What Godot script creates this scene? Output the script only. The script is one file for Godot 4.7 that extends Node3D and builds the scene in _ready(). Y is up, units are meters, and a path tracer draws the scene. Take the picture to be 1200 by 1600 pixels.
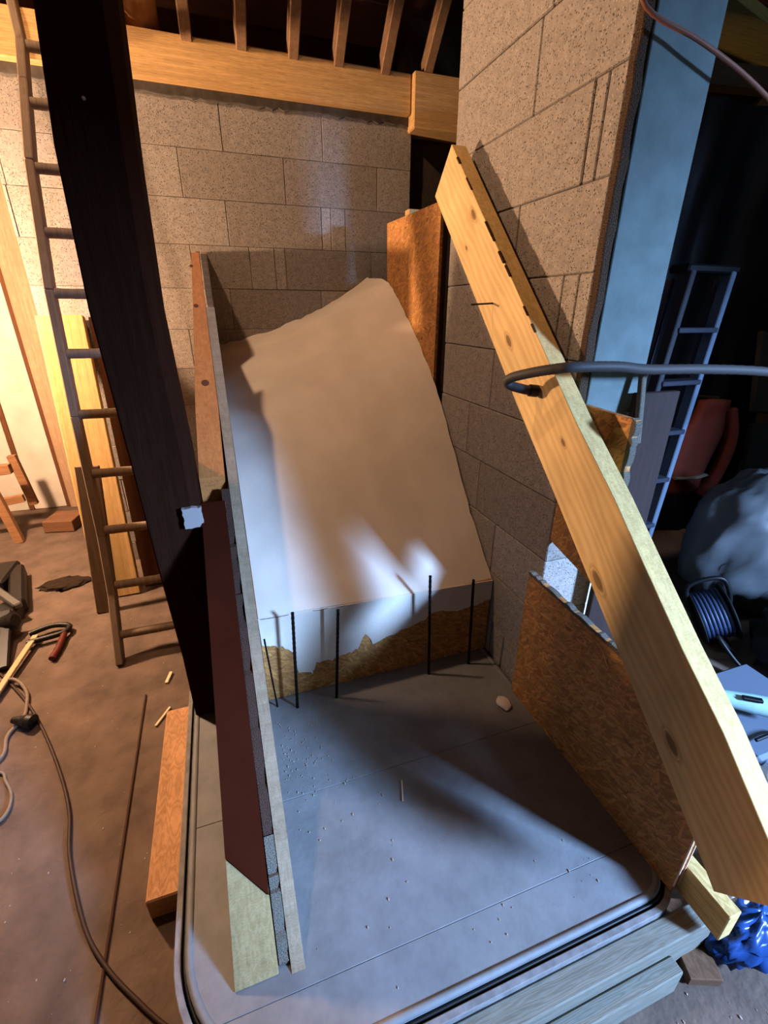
extends Node3D
# A stair formwork in a half-built attic room. The origin is at eye height; the floor lies at y = FLOOR.
const FLOOR := -1.42
const SLAB := -1.26
var rng := RandomNumberGenerator.new()
var used := {}
var tex := {}
var mats := {}

# ---------------------------------------------------------------- naming
func numbered(called: String) -> String:
	if not used.has(called):
		used[called] = 0
		return called
	used[called] += 1
	return "%s_%03d" % [called, used[called]]

func tag(o: Node3D, label: String, category: String, group := "") -> Node3D:
	o.set_meta("label", label)
	o.set_meta("category", category)
	if group != "":
		o.set_meta("group", group)
	return o

func thing(called: String, label: String, category: String, at := Vector3.ZERO, group := "") -> Node3D:
	var o := Node3D.new()
	o.name = numbered(called)
	add_child(o)
	o.position = at
	return tag(o, label, category, group)

func part(called: String, mesh: Mesh, m: Material, parent: Node3D, at := Vector3.ZERO) -> MeshInstance3D:
	var o := MeshInstance3D.new()
	o.mesh = mesh
	o.material_override = m
	o.name = called
	parent.add_child(o, true)
	o.position = at
	return o

func one(called: String, mesh: Mesh, m: Material, label: String, category: String, at := Vector3.ZERO, group := "") -> MeshInstance3D:
	var o := MeshInstance3D.new()
	o.mesh = mesh
	o.material_override = m
	o.name = numbered(called)
	add_child(o)
	o.position = at
	tag(o, label, category, group)
	return o

func struct(called: String, mesh: Mesh, m: Material) -> MeshInstance3D:
	var o := MeshInstance3D.new()
	o.mesh = mesh
	o.material_override = m
	o.name = numbered(called)
	add_child(o)
	o.set_meta("kind", "structure")
	return o

# ---------------------------------------------------------------- shapes
func tri(st: SurfaceTool, a: Vector3, b: Vector3, c: Vector3, n: Vector3, s: Array = []) -> void:
	# front faces run clockwise
	var sn: Array = s
	if sn.is_empty():
		sn = [n, n, n]
	if (c - a).cross(b - a).dot(n) >= 0.0:
		st.set_normal(sn[0]); st.add_vertex(a); st.set_normal(sn[1]); st.add_vertex(b); st.set_normal(sn[2]); st.add_vertex(c)
	else:
		st.set_normal(sn[0]); st.add_vertex(a); st.set_normal(sn[2]); st.add_vertex(c); st.set_normal(sn[1]); st.add_vertex(b)

func quad(st: SurfaceTool, a: Vector3, b: Vector3, c: Vector3, d: Vector3, n: Vector3) -> void:
	tri(st, a, b, c, n)
	tri(st, a, c, d, n)

func begin() -> SurfaceTool:
	var st := SurfaceTool.new()
	st.begin(Mesh.PRIMITIVE_TRIANGLES)
	return st

func inset(poly: PackedVector2Array, c: float) -> PackedVector2Array:
	var out := PackedVector2Array()
	var n := poly.size()
	for i in n:
		var p := poly[(i + n - 1) % n]
		var q := poly[i]
		var r := poly[(i + 1) % n]
		var e1 := (q - p).normalized()
		var e2 := (r - q).normalized()
		var n1 := Vector2(-e1.y, e1.x)
		var n2 := Vector2(-e2.y, e2.x)
		var m := n1 + n2
		if m.length() < 0.2:
			m = n1
		else:
			m = m / maxf(0.35, m.dot(n1))
		out.append(q + m * c)
	return out

func prism_into(st: SurfaceTool, poly_in: PackedVector2Array, o: Vector3, U: Vector3, V: Vector3, W: Vector3, bevel := 0.0) -> void:
	# a polygon in the axes U, V, swept along W, with its rims bevelled
	var poly := poly_in
	var area := 0.0
	for i in poly.size():
		var q := poly[(i + 1) % poly.size()]
		area += poly[i].x * q.y - q.x * poly[i].y
	if area < 0.0:
		poly = poly_in.duplicate()
		poly.reverse()
	var w := W.normalized()
	var side := signf(U.cross(V).dot(w))
	var depth := W.length()
	var rim := inset(poly, bevel) if bevel > 0.0 else poly
	var idx := Geometry2D.triangulate_polygon(rim)
	if idx.is_empty() and bevel > 0.0:
		prism_into(st, poly_in, o, U, V, W, 0.0)
		return
	var at := func(p: Vector2, d: float) -> Vector3: return o + U * p.x + V * p.y + w * d
	for k in range(0, idx.size(), 3):
		var a := rim[idx[k]]
		var b := rim[idx[k + 1]]
		var c := rim[idx[k + 2]]
		tri(st, at.call(a, 0.0), at.call(b, 0.0), at.call(c, 0.0), -w)
		tri(st, at.call(a, depth), at.call(b, depth), at.call(c, depth), w)
	var n := poly.size()
	for i in n:
		var j := (i + 1) % n
		var e := poly[j] - poly[i]
		if e.length() < 1e-6:
			continue
		var out2 := Vector2(e.y, -e.x).normalized()
		var nn := (U * out2.x + V * out2.y).normalized()
		if bevel > 0.0:
			quad(st, at.call(rim[i], 0.0), at.call(rim[j], 0.0), at.call(poly[j], bevel), at.call(poly[i], bevel), (nn - w).normalized())
			quad(st, at.call(rim[i], depth), at.call(rim[j], depth), at.call(poly[j], depth - bevel), at.call(poly[i], depth - bevel), (nn + w).normalized())
		quad(st, at.call(poly[i], bevel), at.call(poly[j], bevel), at.call(poly[j], depth - bevel), at.call(poly[i], depth - bevel), nn)
	if side == 0.0:
		push_warning("flat prism")

func prism(poly: PackedVector2Array, o: Vector3, U: Vector3, V: Vector3, W: Vector3, bevel := 0.0) -> ArrayMesh:
	var st := begin()
	prism_into(st, poly, o, U, V, W, bevel)
	return st.commit()

func panel_x(pts: Array, x0: float, x1: float, bevel := 0.0015, jag := 0.0) -> ArrayMesh:
	# pts are (z, y); the sheet stands in a plane of constant x
	var p := PackedVector2Array(pts)
	if jag > 0.0:
		p = ragged(p, 0.012, jag)
	return prism(p, Vector3(x0, 0, 0), Vector3(0, 0, 1), Vector3(0, 1, 0), Vector3(x1 - x0, 0, 0), bevel)

func ragged(p: PackedVector2Array, step: float, amp: float) -> PackedVector2Array:
	var out := PackedVector2Array()
	for i in p.size():
		var a := p[i]
		var b := p[(i + 1) % p.size()]
		var k := maxi(1, int(a.distance_to(b) / step))
		var nn := (b - a).orthogonal().normalized()
		for j in k:
			out.append(a.lerp(b, float(j) / k) + (nn * rng.randf_range(-amp, amp) if j > 0 else Vector2.ZERO))
	return out

func box_into(st: SurfaceTool, lo: Vector3, hi: Vector3, bevel := 0.002) -> void:
	var s := hi - lo
	var b := minf(bevel, minf(s.x, minf(s.y, s.z)) * 0.3)
	var p := PackedVector2Array([Vector2(b, 0), Vector2(s.x - b, 0), Vector2(s.x, b), Vector2(s.x, s.y - b), Vector2(s.x - b, s.y), Vector2(b, s.y), Vector2(0, s.y - b), Vector2(0, b)])
	prism_into(st, p, lo, Vector3.RIGHT, Vector3.UP, Vector3(0, 0, s.z), b)

func box(lo: Vector3, hi: Vector3, bevel := 0.002) -> ArrayMesh:
	var st := begin()
	box_into(st, lo, hi, bevel)
	return st.commit()

func beam_into(st: SurfaceTool, a: Vector3, b: Vector3, w: float, t: float, up := Vector3.UP, bevel := 0.002) -> void:
	# a rectangular bar from a to b: w across (sideways), t along «up»
	var W := b - a
	var side := up.cross(W).normalized()
	var u2 := W.cross(side).normalized()
	var c := minf(bevel, minf(w, t) * 0.3)
	var hw := w * 0.5
	var ht := t * 0.5
	var p := PackedVector2Array([Vector2(-hw + c, -ht), Vector2(hw - c, -ht), Vector2(hw, -ht + c), Vector2(hw, ht - c), Vector2(hw - c, ht), Vector2(-hw + c, ht), Vector2(-hw, ht - c), Vector2(-hw, -ht + c)])
	prism_into(st, p, a, side, u2, W, c)

func beam(a: Vector3, b: Vector3, w: float, t: float, up := Vector3.UP, bevel := 0.002) -> ArrayMesh:
	var st := begin()
	beam_into(st, a, b, w, t, up, bevel)
	return st.commit()

func smooth_path(pts: Array, n := 6) -> PackedVector3Array:
	var c := Curve3D.new()
	for i in pts.size():
		var p: Vector3 = pts[i]
		var q: Vector3 = pts[maxi(0, i - 1)]
		var r: Vector3 = pts[mini(pts.size() - 1, i + 1)]
		var d := (r - q) / 6.0
		c.add_point(p, -d, d)
	var out := PackedVector3Array()
	for i in pts.size() - 1:
		for k in n:
			out.append(c.sample(i, float(k) / n))
	out.append(pts[-1])
	return out

func tube_into(st: SurfaceTool, path: PackedVector3Array, radius: float, sides := 10, squash := 1.0, ridge := 0.0) -> void:
	var side := Vector3.ZERO
	var rings := []
	for i in path.size():
		var d := (path[mini(i + 1, path.size() - 1)] - path[maxi(i - 1, 0)]).normalized()
		if side == Vector3.ZERO:
			side = d.cross(Vector3.UP if absf(d.y) < 0.9 else Vector3.RIGHT).normalized()
		side = (side - d * side.dot(d)).normalized()
		var up := side.cross(d).normalized()
		var ring := []
		var r := radius * (1.0 + (ridge if i % 2 == 0 else -ridge))
		for k in sides:
			var a := TAU * k / sides
			var n := side * cos(a) + up * sin(a)
			ring.append([path[i] + (side * cos(a) + up * sin(a) * squash) * r, n])
		rings.append(ring)
	for i in rings.size() - 1:
		for k in sides:
			var j := (k + 1) % sides
			var a = rings[i][k]
			var b = rings[i][j]
			var c = rings[i + 1][j]
			var e = rings[i + 1][k]
			tri(st, a[0], b[0], c[0], (a[1] + c[1]).normalized(), [a[1], b[1], c[1]])
			tri(st, a[0], c[0], e[0], (a[1] + c[1]).normalized(), [a[1], c[1], e[1]])
	for end in [0, rings.size() - 1]:
		var d := (path[1] - path[0]).normalized() * -1.0 if end == 0 else (path[-1] - path[-2]).normalized()
		for k in sides:
			tri(st, path[end], rings[end][k][0], rings[end][(k + 1) % sides][0], d)

func tube(pts: Array, radius: float, n := 6, sides := 10, squash := 1.0) -> ArrayMesh:
	var st := begin()
	tube_into(st, smooth_path(pts, n), radius, sides, squash)
	return st.commit()

func lathe(profile: Array, at: Vector3, axis: Vector3, sides := 24) -> ArrayMesh:
	# profile: (distance along the axis, radius)
	var st := begin()
	var d := axis.normalized()
	var s := d.cross(Vector3.UP if absf(d.y) < 0.9 else Vector3.RIGHT).normalized()
	var u := s.cross(d)
	for i in profile.size() - 1:
		var p: Vector2 = profile[i]
		var q: Vector2 = profile[i + 1]
		var slope := Vector2(q.y - p.y, -(q.x - p.x)).normalized()
		for k in sides:
			var a := TAU * k / sides
			var b := TAU * (k + 1) / sides
			var r0 := s * cos(a) + u * sin(a)
			var r1 := s * cos(b) + u * sin(b)
			var n0 := (r0 * -slope.y + d * -slope.x).normalized()
			var n1 := (r1 * -slope.y + d * -slope.x).normalized()
			var A := at + d * p.x + r0 * p.y
			var B := at + d * p.x + r1 * p.y
			var C := at + d * q.x + r1 * q.y
			var D := at + d * q.x + r0 * q.y
			if p.y > 1e-6:
				tri(st, A, B, C, (n0 + n1).normalized(), [n0, n1, n1])
			if q.y > 1e-6:
				tri(st, A, C, D, (n0 + n1).normalized(), [n0, n1, n0])
	return st.commit()

func blob(r: Vector3, amp: float, freq: float, seed_: int, flat := 0.0, steps := 28) -> ArrayMesh:
	# a crumpled closed bag; «flat» is how far up its underside is cut level
	var nz := FastNoiseLite.new()
	nz.seed = seed_
	nz.frequency = freq
	nz.noise_type = FastNoiseLite.TYPE_SIMPLEX
	nz.fractal_type = FastNoiseLite.FRACTAL_RIDGED
	nz.fractal_octaves = 3
	var st := begin()
	st.set_smooth_group(0)
	var at := func(i: int, j: int) -> Vector3:
		var th := PI * i / steps
		var ph := TAU * (j % (2 * steps)) / (2.0 * steps)
		var d := Vector3(sin(th) * cos(ph), cos(th), sin(th) * sin(ph))
		var v := d * r * (1.0 + amp * nz.get_noise_3dv(d))
		v.y = maxf(v.y, -r.y * (1.0 - flat))
		return v
	for i in steps:
		for j in 2 * steps:
			var a: Vector3 = at.call(i, j)
			var b: Vector3 = at.call(i, j + 1)
			var c: Vector3 = at.call(i + 1, j + 1)
			var e: Vector3 = at.call(i + 1, j)
			if i > 0:
				st.add_vertex(a); st.add_vertex(b); st.add_vertex(c)
			if i < steps - 1:
				st.add_vertex(a); st.add_vertex(c); st.add_vertex(e)
	st.index()
	st.generate_normals()
	return st.commit()

# ---------------------------------------------------------------- textures and materials
func grey(im: Image, x: int, y: int, v: float) -> void:
	im.set_pixel(posmod(x, im.get_width()), posmod(y, im.get_height()), Color(v, v, v))

func noise_tex(freq: float, lo: Color, hi: Color, size := 512, oct := 5, seed_ := 3, gain := 0.5) -> NoiseTexture2D:
	var n := FastNoiseLite.new()
	n.seed = seed_
	n.frequency = freq
	n.noise_type = FastNoiseLite.TYPE_SIMPLEX_SMOOTH
	n.fractal_octaves = oct
	n.fractal_gain = gain
	var g := Gradient.new()
	g.set_color(0, lo)
	g.set_color(1, hi)
	var t := NoiseTexture2D.new()
	t.width = size
	t.height = size
	t.seamless = true
	t.noise = n
	t.color_ramp = g
	return t

func block_tex() -> ImageTexture:
	# pumice block: pale crumbs and dark pits
	var n := FastNoiseLite.new()
	n.frequency = 0.02
	n.fractal_octaves = 5
	n.fractal_gain = 0.65
	var im := Image.create(512, 512, false, Image.FORMAT_RGB8)
	for y in 512:
		for x in 512:
			var v := 0.80 + 0.10 * n.get_noise_2d(x, y) + rng.randf_range(-0.05, 0.05)
			im.set_pixel(x, y, Color(v, v, v))
	for i in 5200:
		var r := rng.randf_range(0.7, 2.4)
		var dark := rng.randf() < 0.42
		var v := rng.randf_range(0.30, 0.58) if dark else rng.randf_range(0.84, 1.0)
		if dark:
			r *= 0.88
		var cx := rng.randi_range(0, 511)
		var cy := rng.randi_range(0, 511)
		for y in range(-3, 4):
			for x in range(-3, 4):
				if x * x + y * y <= r * r:
					grey(im, cx + x, cy + y, v)
	return ImageTexture.create_from_image(im)

func osb_tex() -> ImageTexture:
	var im := Image.create(512, 512, false, Image.FORMAT_RGB8)
	im.fill(Color(0.72, 0.58, 0.40))
	for i in 3000:
		var a := rng.randfn(0.5, 0.55)
		var l := rng.randf_range(14, 46)
		var w := rng.randf_range(3, 9)
		var k := rng.randf_range(0.76, 1.0)
		if rng.randf() < 0.04:
			k *= 0.82
		var c := Color(0.98 * k, (0.80 + rng.randf_range(-0.04, 0.05)) * k, (0.56 + rng.randf_range(-0.06, 0.06)) * k)
		var cx := rng.randf_range(0, 512)
		var cy := rng.randf_range(0, 512)
		var d := Vector2(cos(a), sin(a))
		var e := d.orthogonal()
		for s in int(l):
			var taper := w * (1.0 - pow(absf(s / l - 0.5) * 2.0, 4.0))
			for t in int(taper):
				var q := Vector2(cx, cy) + d * s + e * (t - taper * 0.5)
				var f := 0.94 if t == 0 else 1.0
				im.set_pixel(posmod(int(q.x), 512), posmod(int(q.y), 512), Color(c.r * f, c.g * f, c.b * f))
	return ImageTexture.create_from_image(im)

func grain_tex() -> ImageTexture:
	# wood grain: long along u, narrow along v
	var n := FastNoiseLite.new()
	n.seed = 8
	n.frequency = 0.012
	n.fractal_octaves = 4
	var f := FastNoiseLite.new()
	f.seed = 21
	f.frequency = 0.05
	f.fractal_octaves = 3
	var im := Image.create(512, 512, false, Image.FORMAT_RGB8)
	for y in 512:
		for x in 512:
			# folded so that the tile repeats
			var fx := absf(x - 256.0)
			var fy := absf(y - 256.0)
			var ring := sin(fy * 0.33 + n.get_noise_2d(fx * 0.9, fy * 1.5) * 9.0) * 0.5 + 0.5
			var v := 0.93 - 0.10 * ring - 0.10 * absf(f.get_noise_2d(fx * 0.35, fy * 4.0)) + 0.08 * n.get_noise_2d(fx * 0.5 + 900.0, fy)
			im.set_pixel(x, y, Color(v, v * (0.975 - 0.03 * ring), v * (0.94 - 0.08 * ring)))
	return ImageTexture.create_from_image(im)

func brace_tex() -> ImageTexture:
	# the face of the long brace, 1024 along by 128 across: grain that bends round its knots
	var knots := [Vector3(136, 45, 7), Vector3(154, 99, 3), Vector3(347, 91, 7), Vector3(526, 67, 4), Vector3(694, 116, 9), Vector3(702, 10, 8), Vector3(871, 104, 8)]
	var n := FastNoiseLite.new()
	n.seed = 5
	n.frequency = 0.006
	n.fractal_octaves = 4
	var im := Image.create(1024, 128, false, Image.FORMAT_RGB8)
	for y in 128:
		for x in 1024:
			var bend := 0.0
			var dark := 0.0
			for k in knots:
				var dx: float = (x - k.x) / (k.z * 1.9)
				var dy: float = (y - k.y) / k.z
				var q := dx * dx * 0.35 + dy * dy
				if q < 14.0:
					bend += signf(dy) * 5.0 * exp(-q * 0.35)
				var q2 := dx * dx + dy * dy
				if q2 < 1.0:
					dark = maxf(dark, 0.40 * smoothstep(1.0, 0.25, q2))
				elif q2 < 2.2:
					dark = maxf(dark, 0.13 * smoothstep(2.2, 1.0, q2))
			var g := sin((y + bend) * 0.42 + n.get_noise_2d(x * 0.5, (y + bend) * 2.0) * 7.0) * 0.5 + 0.5
			var blotch := n.get_noise_2d(x * 1.2 + 400.0, y * 2.0)
			var v := (0.95 - 0.06 * g + 0.08 * blotch) * (1.0 - dark)
			im.set_pixel(x, y, Color(v, v * (0.985 - 0.18 * dark - 0.02 * g), v * (0.95 - 0.35 * dark - 0.05 * g)))
	return ImageTexture.create_from_image(im)

func mat(key: String, c: Color, t: Texture2D = null, scale := Vector3.ONE, rough := 0.85, bump := 0.0, bump_tex: Texture2D = null, world := false) -> StandardMaterial3D:
	if mats.has(key):
		return mats[key]
	var m := StandardMaterial3D.new()
	m.resource_name = key
	m.albedo_color = c
	m.roughness = rough
	m.metallic_specular = 0.35
	if t:
		m.albedo_texture = t
		m.uv1_triplanar = true
		m.uv1_world_triplanar = world
		m.uv1_scale = scale
	if bump > 0.0:
		m.heightmap_enabled = true
		m.heightmap_texture = bump_tex if bump_tex else t
		m.heightmap_scale = bump
	mats[key] = m
	return m

func wood(key: String, c: Color, along := "z", rough := 0.8) -> StandardMaterial3D:
	# the grain texture is long along u. Each plane of the triplanar map reads (z, y), (x, z) or (x, y)
	var s := Vector3(7, 7, 0.9)
	if along == "x":
		s = Vector3(0.9, 7, 7)
	elif along == "y":
		s = Vector3(7, 0.9, 7)
	return mat(key, c, tex.grain if along != "y" else tex.grain_up, s, rough, 0.05, null)

func turned(t: ImageTexture) -> ImageTexture:
	var im: Image = t.get_image().duplicate()
	im.rotate_90(CLOCKWISE)
	return ImageTexture.create_from_image(im)

# ---------------------------------------------------------------- block walls
func block_wall(parent: Node3D, courses: Array, place: Callable, variants: Array) -> void:
	# courses: [y0, y1, [joints]]; place(u0, u1, y0, y1, proud) gives the mesh
	for c in courses:
		var js: Array = c[2]
		for i in js.size() - 1:
			var g := 0.0014
			var lo: float = js[i] + g
			var hi: float = js[i + 1] - g
			part("concrete_block", place.call(lo, hi, c[0] + 0.0009, c[1] - 0.0009, rng.randf_range(-0.0012, 0.0018)), variants[rng.randi() % variants.size()], parent)

# ================================================================ the scene
func _ready() -> void:
	rng.seed = 20240
	# --- camera
	var cam := Camera3D.new()
	cam.name = "camera"
	cam.fov = 96.5
	cam.near = 0.02
	cam.rotation_degrees = Vector3(-23.76, -19.12, 0.26)
	add_child(cam)
	cam.current = true
	# --- sky and exposure
	var we := WorldEnvironment.new()
	we.name = "world_environment"
	var env := Environment.new()
	var sky := Sky.new()
	var sm := ProceduralSkyMaterial.new()
	sm.sky_top_color = Color(0.55, 0.70, 0.95)
	sm.sky_horizon_color = Color(0.80, 0.88, 1.0)
	sm.ground_bottom_color = Color(0.30, 0.32, 0.33)
	sm.ground_horizon_color = Color(0.55, 0.60, 0.66)
	sky.sky_material = sm
	env.background_mode = Environment.BG_SKY
	env.sky = sky
	env.background_energy_multiplier = 1.0
	env.tonemap_mode = Environment.TONE_MAPPER_LINEAR
	env.tonemap_exposure = 0.93
	env.sdfgi_enabled = true
	env.ssao_enabled = true
	env.ssil_enabled = true
	we.environment = env
	add_child(we)
	# --- daylight from the sky outside, falling in through the door opening behind and to the right
	var day := AreaLight3D.new()
	day.name = "window_daylight"
	day.area_size = Vector2(0.50, 0.90)
	day.light_color = Color(0.60, 0.765, 1.0)
	day.light_energy = 135.0
	day.shadow_enabled = true
	day.set("area_range", 8.0)
	day.position = Vector3(3.15, 0.80, 2.40)
	day.rotation_degrees = Vector3(-22.0, 40.0, 0.0)
	add_child(day)
	# --- added overhead light, brightens the top of the blue panel
	var sl2 := AreaLight3D.new()
	sl2.name = "added_fill_light"
	sl2.area_size = Vector2(0.5, 0.5)
	sl2.light_color = Color(0.78, 0.88, 1.0)
	sl2.light_energy = 2.0
	sl2.shadow_enabled = true
	sl2.position = Vector3(2.5, 2.99, 0.1)
	sl2.rotation_degrees = Vector3(-90, 0, 0)
	add_child(sl2)
	# --- the two bare bulbs: their lights are made with the bulbs in make_bulb()
	var bulb_low := 10.0
	var bulb_high := 4.3

	# --- textures
	tex.block = block_tex()
	tex.osb = osb_tex()
	tex.grain = grain_tex()
	tex.grain_up = turned(tex.grain)
	tex.brace = brace_tex()
	tex.dust = noise_tex(0.012, Color(0.72, 0.72, 0.72), Color(1, 1, 1), 512, 6, 4, 0.6)
	tex.slab = noise_tex(0.01, Color(0.84, 0.84, 0.84), Color(1, 1, 1), 512, 6, 4, 0.7)
	tex.plaster = noise_tex(0.006, Color(0.88, 0.87, 0.86), Color(1, 1, 1), 512, 5, 9, 0.5)
	tex.fine = noise_tex(0.08, Color(0.2, 0.2, 0.2), Color(1, 1, 1), 512, 4, 12, 0.7)

	# --- materials
	var blocks := []
	for k in 3:
		var t: float = [0.0, 0.03, -0.035][k]
		blocks.append(mat("pumice_block_%d" % k, Color(0.66 + t, 0.615 + t, 0.575 + t), tex.block, Vector3(2.4, 2.4, 2.4), 0.95, 0.35))
	var mortar := mat("mortar", Color(0.40, 0.37, 0.34), tex.dust, Vector3(2, 2, 2), 0.95)
	var osb := mat("osb", Color(0.80, 0.69, 0.58), tex.osb, Vector3(1.7, 1.7, 1.7), 0.75, 0.04)
	var osb_edge := mat("osb_edge", Color(0.66, 0.58, 0.47), tex.fine, Vector3(9, 9, 9), 0.95, 0.5)
	var pale_z := wood("pale_timber_lengthwise", Color(0.88, 0.76, 0.52), "z")
	var pale_x := wood("pale_timber_crosswise", Color(0.84, 0.69, 0.48), "x")
	var pale_y := wood("pale_timber_upright", Color(0.82, 0.68, 0.47), "y")
	var grey_x := wood("grey_plank", Color(0.50, 0.50, 0.475), "x")
	var grey_y := wood("grey_upright", Color(0.48, 0.40, 0.32), "y")
	var brown_y := wood("brown_upright", Color(0.42, 0.27, 0.17), "y")
	var dark_y := wood("dark_post_wood", Color(0.20, 0.118, 0.085), "y", 0.75)
	var roof_wood := wood("roof_board", Color(0.32, 0.20, 0.17), "x")
	var rafter_wood := wood("rafter", Color(0.62, 0.50, 0.40), "z")
	var concrete := mat("concrete", Color(0.475, 0.475, 0.475), tex.slab, Vector3(1.3, 1.3, 1.3), 0.62, 0.05, tex.fine)
	var dust_floor := mat("dusty_floor", Color(0.42, 0.345, 0.295), tex.dust, Vector3(0.8, 0.8, 0.8), 0.95, 0.25, tex.fine)
	var plaster := mat("plaster", Color(0.84, 0.80, 0.75), tex.plaster, Vector3(1.1, 1.1, 1.1), 0.85, 0.06, tex.fine)
	var white_board := mat("white_board", Color(0.80, 0.76, 0.71), tex.plaster, Vector3(1, 1, 1), 0.8)
	var blue := mat("blue_insulation", Color(0.375, 0.43, 0.425), tex.plaster, Vector3(3, 3, 3), 0.75, 0.06, tex.fine)
	var black := mat("black_rubber", Color(0.035, 0.035, 0.04), null, Vector3.ONE, 0.5)
	var darkroom := mat("shade_dark_wall", Color(0.17, 0.155, 0.14), tex.dust, Vector3(1, 1, 1), 0.95)  # dark tone stands in for shade in the right-hand room
	var sheet := mat("added_dark_sheet", Color(0.085, 0.085, 0.095), tex.plaster, Vector3(1, 1, 1), 0.42)
	var rust := mat("rusty_steel", Color(0.16, 0.12, 0.10), tex.fine, Vector3(12, 12, 12), 0.6)
	rust.metallic = 0.6
	var steel := mat("dull_steel", Color(0.42, 0.41, 0.40), null, Vector3.ONE, 0.4)
	steel.metallic = 0.85
	var alu := mat("aluminium", Color(0.50, 0.56, 0.64), null, Vector3.ONE, 0.38)
	alu.metallic = 0.75
	dark_y.metallic_specular = 0.12
	dark_y.roughness = 0.95
	mat("red_brown_strip", Color(0.22, 0.085, 0.045), tex.plaster, Vector3(2, 2, 2), 0.95).metallic_specular = 0.08
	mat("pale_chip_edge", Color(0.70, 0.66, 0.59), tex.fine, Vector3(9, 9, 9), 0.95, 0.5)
	var shell := mat("outer_wall", Color(0.24, 0.20, 0.175), tex.dust, Vector3(1, 1, 1), 0.95)

	# ================================================= setting
	struct("floor", box(Vector3(-2.9, FLOOR - 0.12, -4.6), Vector3(3.6, FLOOR, 1.2), 0.0), dust_floor)
	# back wall of blocks
	var wb := Node3D.new()
	wb.name = "wall_back"
	add_child(wb)
	wb.set_meta("kind", "structure")
	part("mortar_bed", box(Vector3(-0.80, FLOOR, -3.03), Vector3(1.126, 0.935, -2.845), 0.0), mortar, wb)
	var zb := -2.84
	var courses := [
		[0.704, 0.90, [-0.805, -0.34, 0.150, 0.642, 1.13]],
		[0.504, 0.704, [-0.805, -0.785, -0.555, -0.06, 0.437, 0.935, 1.13]],
		[0.304, 0.504, [-0.805, -0.79, -0.36, 0.132, 0.620, 0.672, 0.752, 1.13]],
		[0.104, 0.304, [-0.805, -0.56, -0.065, 0.225, 0.355, 0.412, 0.90, 1.13]],
		[-0.096, 0.104, [-0.805, -0.40, 0.105, 0.60, 1.13]],
		[-0.296, -0.096, [-0.805, -0.62, -0.13, 0.36, 0.86, 1.13]],
		[-0.496, -0.296, [-0.805, -0.40, 0.10, 0.60, 1.13]],
		[-0.696, -0.496, [-0.805, -0.66, -0.585, -0.15, 0.35, 0.85, 1.13]],
		[-0.896, -0.696, [-0.805, -0.40, 0.10, 0.60, 1.13]],
		[-1.096, -0.896, [-0.805, -0.62, -0.13, 0.36, 0.86, 1.13]],
		[-1.296, -1.096, [-0.805, -0.40, 0.10, 0.60, 1.13]],
		[FLOOR, -1.296, [-0.805, -0.62, -0.13, 0.36, 0.86, 1.13]],
	]
	block_wall(wb, courses, func(u0, u1, y0, y1, pr): return box(Vector3(u0, y0, -3.0), Vector3(u1, y1, zb + pr), 0.0016), blocks)
	part("mortar_smear", prism(ragged(PackedVector2Array([Vector2(-0.80, 0.888), Vector2(1.12, 0.892), Vector2(1.12, 0.936), Vector2(-0.80, 0.942)]), 0.03, 0.007), Vector3(0, 0, -2.842), Vector3.RIGHT, Vector3.UP, Vector3(0, 0, 0.012), 0.003), mortar, wb)
	# block pier on the right
	var wr := Node3D.new()
	wr.name = "wall_right"
	add_child(wr)
	wr.set_meta("kind", "structure")
	part("mortar_bed", box(Vector3(0.889, FLOOR, -1.795), Vector3(1.083, 2.55, -1.012), 0.0), mortar, wr)
	var z0 := -1.80
	var z1 := -1.008
	var pier := []
	var yy := 0.481
	var joints := [[z0, -1.105, -1.063, z1], [z0, -1.34, z1], [z0, -1.105, -1.05, z1], [z0, -1.355, z1], [z0, -1.118, -1.058, z1], [z0, -1.555, z1], [z0, -1.42, z1], [z0, -1.56, z1]]
	pier.append([0.281, yy, joints[0]])
	pier.append([yy, 0.681, joints[1]])
	pier.append([0.681, 0.881, [z0, -1.30, z1]])
	for k in 9:
		pier.append([0.881 + 0.2 * k, 1.081 + 0.2 * k if k < 8 else 2.55, [z0, -1.55 if k % 2 else -1.25, z1]])
	pier.append([0.087, 0.281, joints[3]])
	pier.append([-0.119, 0.087, joints[4]])
	pier.append([-0.318, -0.119, [z0, -1.42, z1]])
	pier.append([-0.516, -0.318, [z0, -1.555, z1]])
	pier.append([-0.716, -0.516, [z0, -1.445, z1]])
	pier.append([-0.916, -0.716, [z0, -1.30, z1]])
	pier.append([-1.116, -0.916, [z0, -1.45, z1]])
	pier.append([FLOOR, -1.116, [z0, -1.25, z1]])
	block_wall(wr, pier, func(u0, u1, y0, y1, pr): return box(Vector3(0.884 - pr, y0, u0), Vector3(1.086, y1, u1), 0.003), blocks)
	part("mortar_fillet", prism(ragged(PackedVector2Array([Vector2(0.884, -0.26), Vector2(0.912, -0.26), Vector2(0.905, 2.5), Vector2(0.884, 2.5)]), 0.04, 0.0035), Vector3(0, 0, -1.012), Vector3.RIGHT, Vector3.UP, Vector3(0, 0, 0.022), 0.003), mat("brown_mortar", Color(0.47, 0.36, 0.27), tex.fine, Vector3(6, 6, 6), 0.95, 0.4), wr)
	# walls of the rest of the room
	var wf := begin()   # behind the camera, with the open doorway
	box_into(wf, Vector3(-2.9, FLOOR, 1.0), Vector3(1.50, 3.1, 1.18), 0.0)
	box_into(wf, Vector3(2.90, FLOOR, 1.0), Vector3(3.6, 3.1, 1.18), 0.0)
	box_into(wf, Vector3(1.50, 0.38, 1.0), Vector3(2.22, 3.1, 1.18), 0.0)
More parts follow.
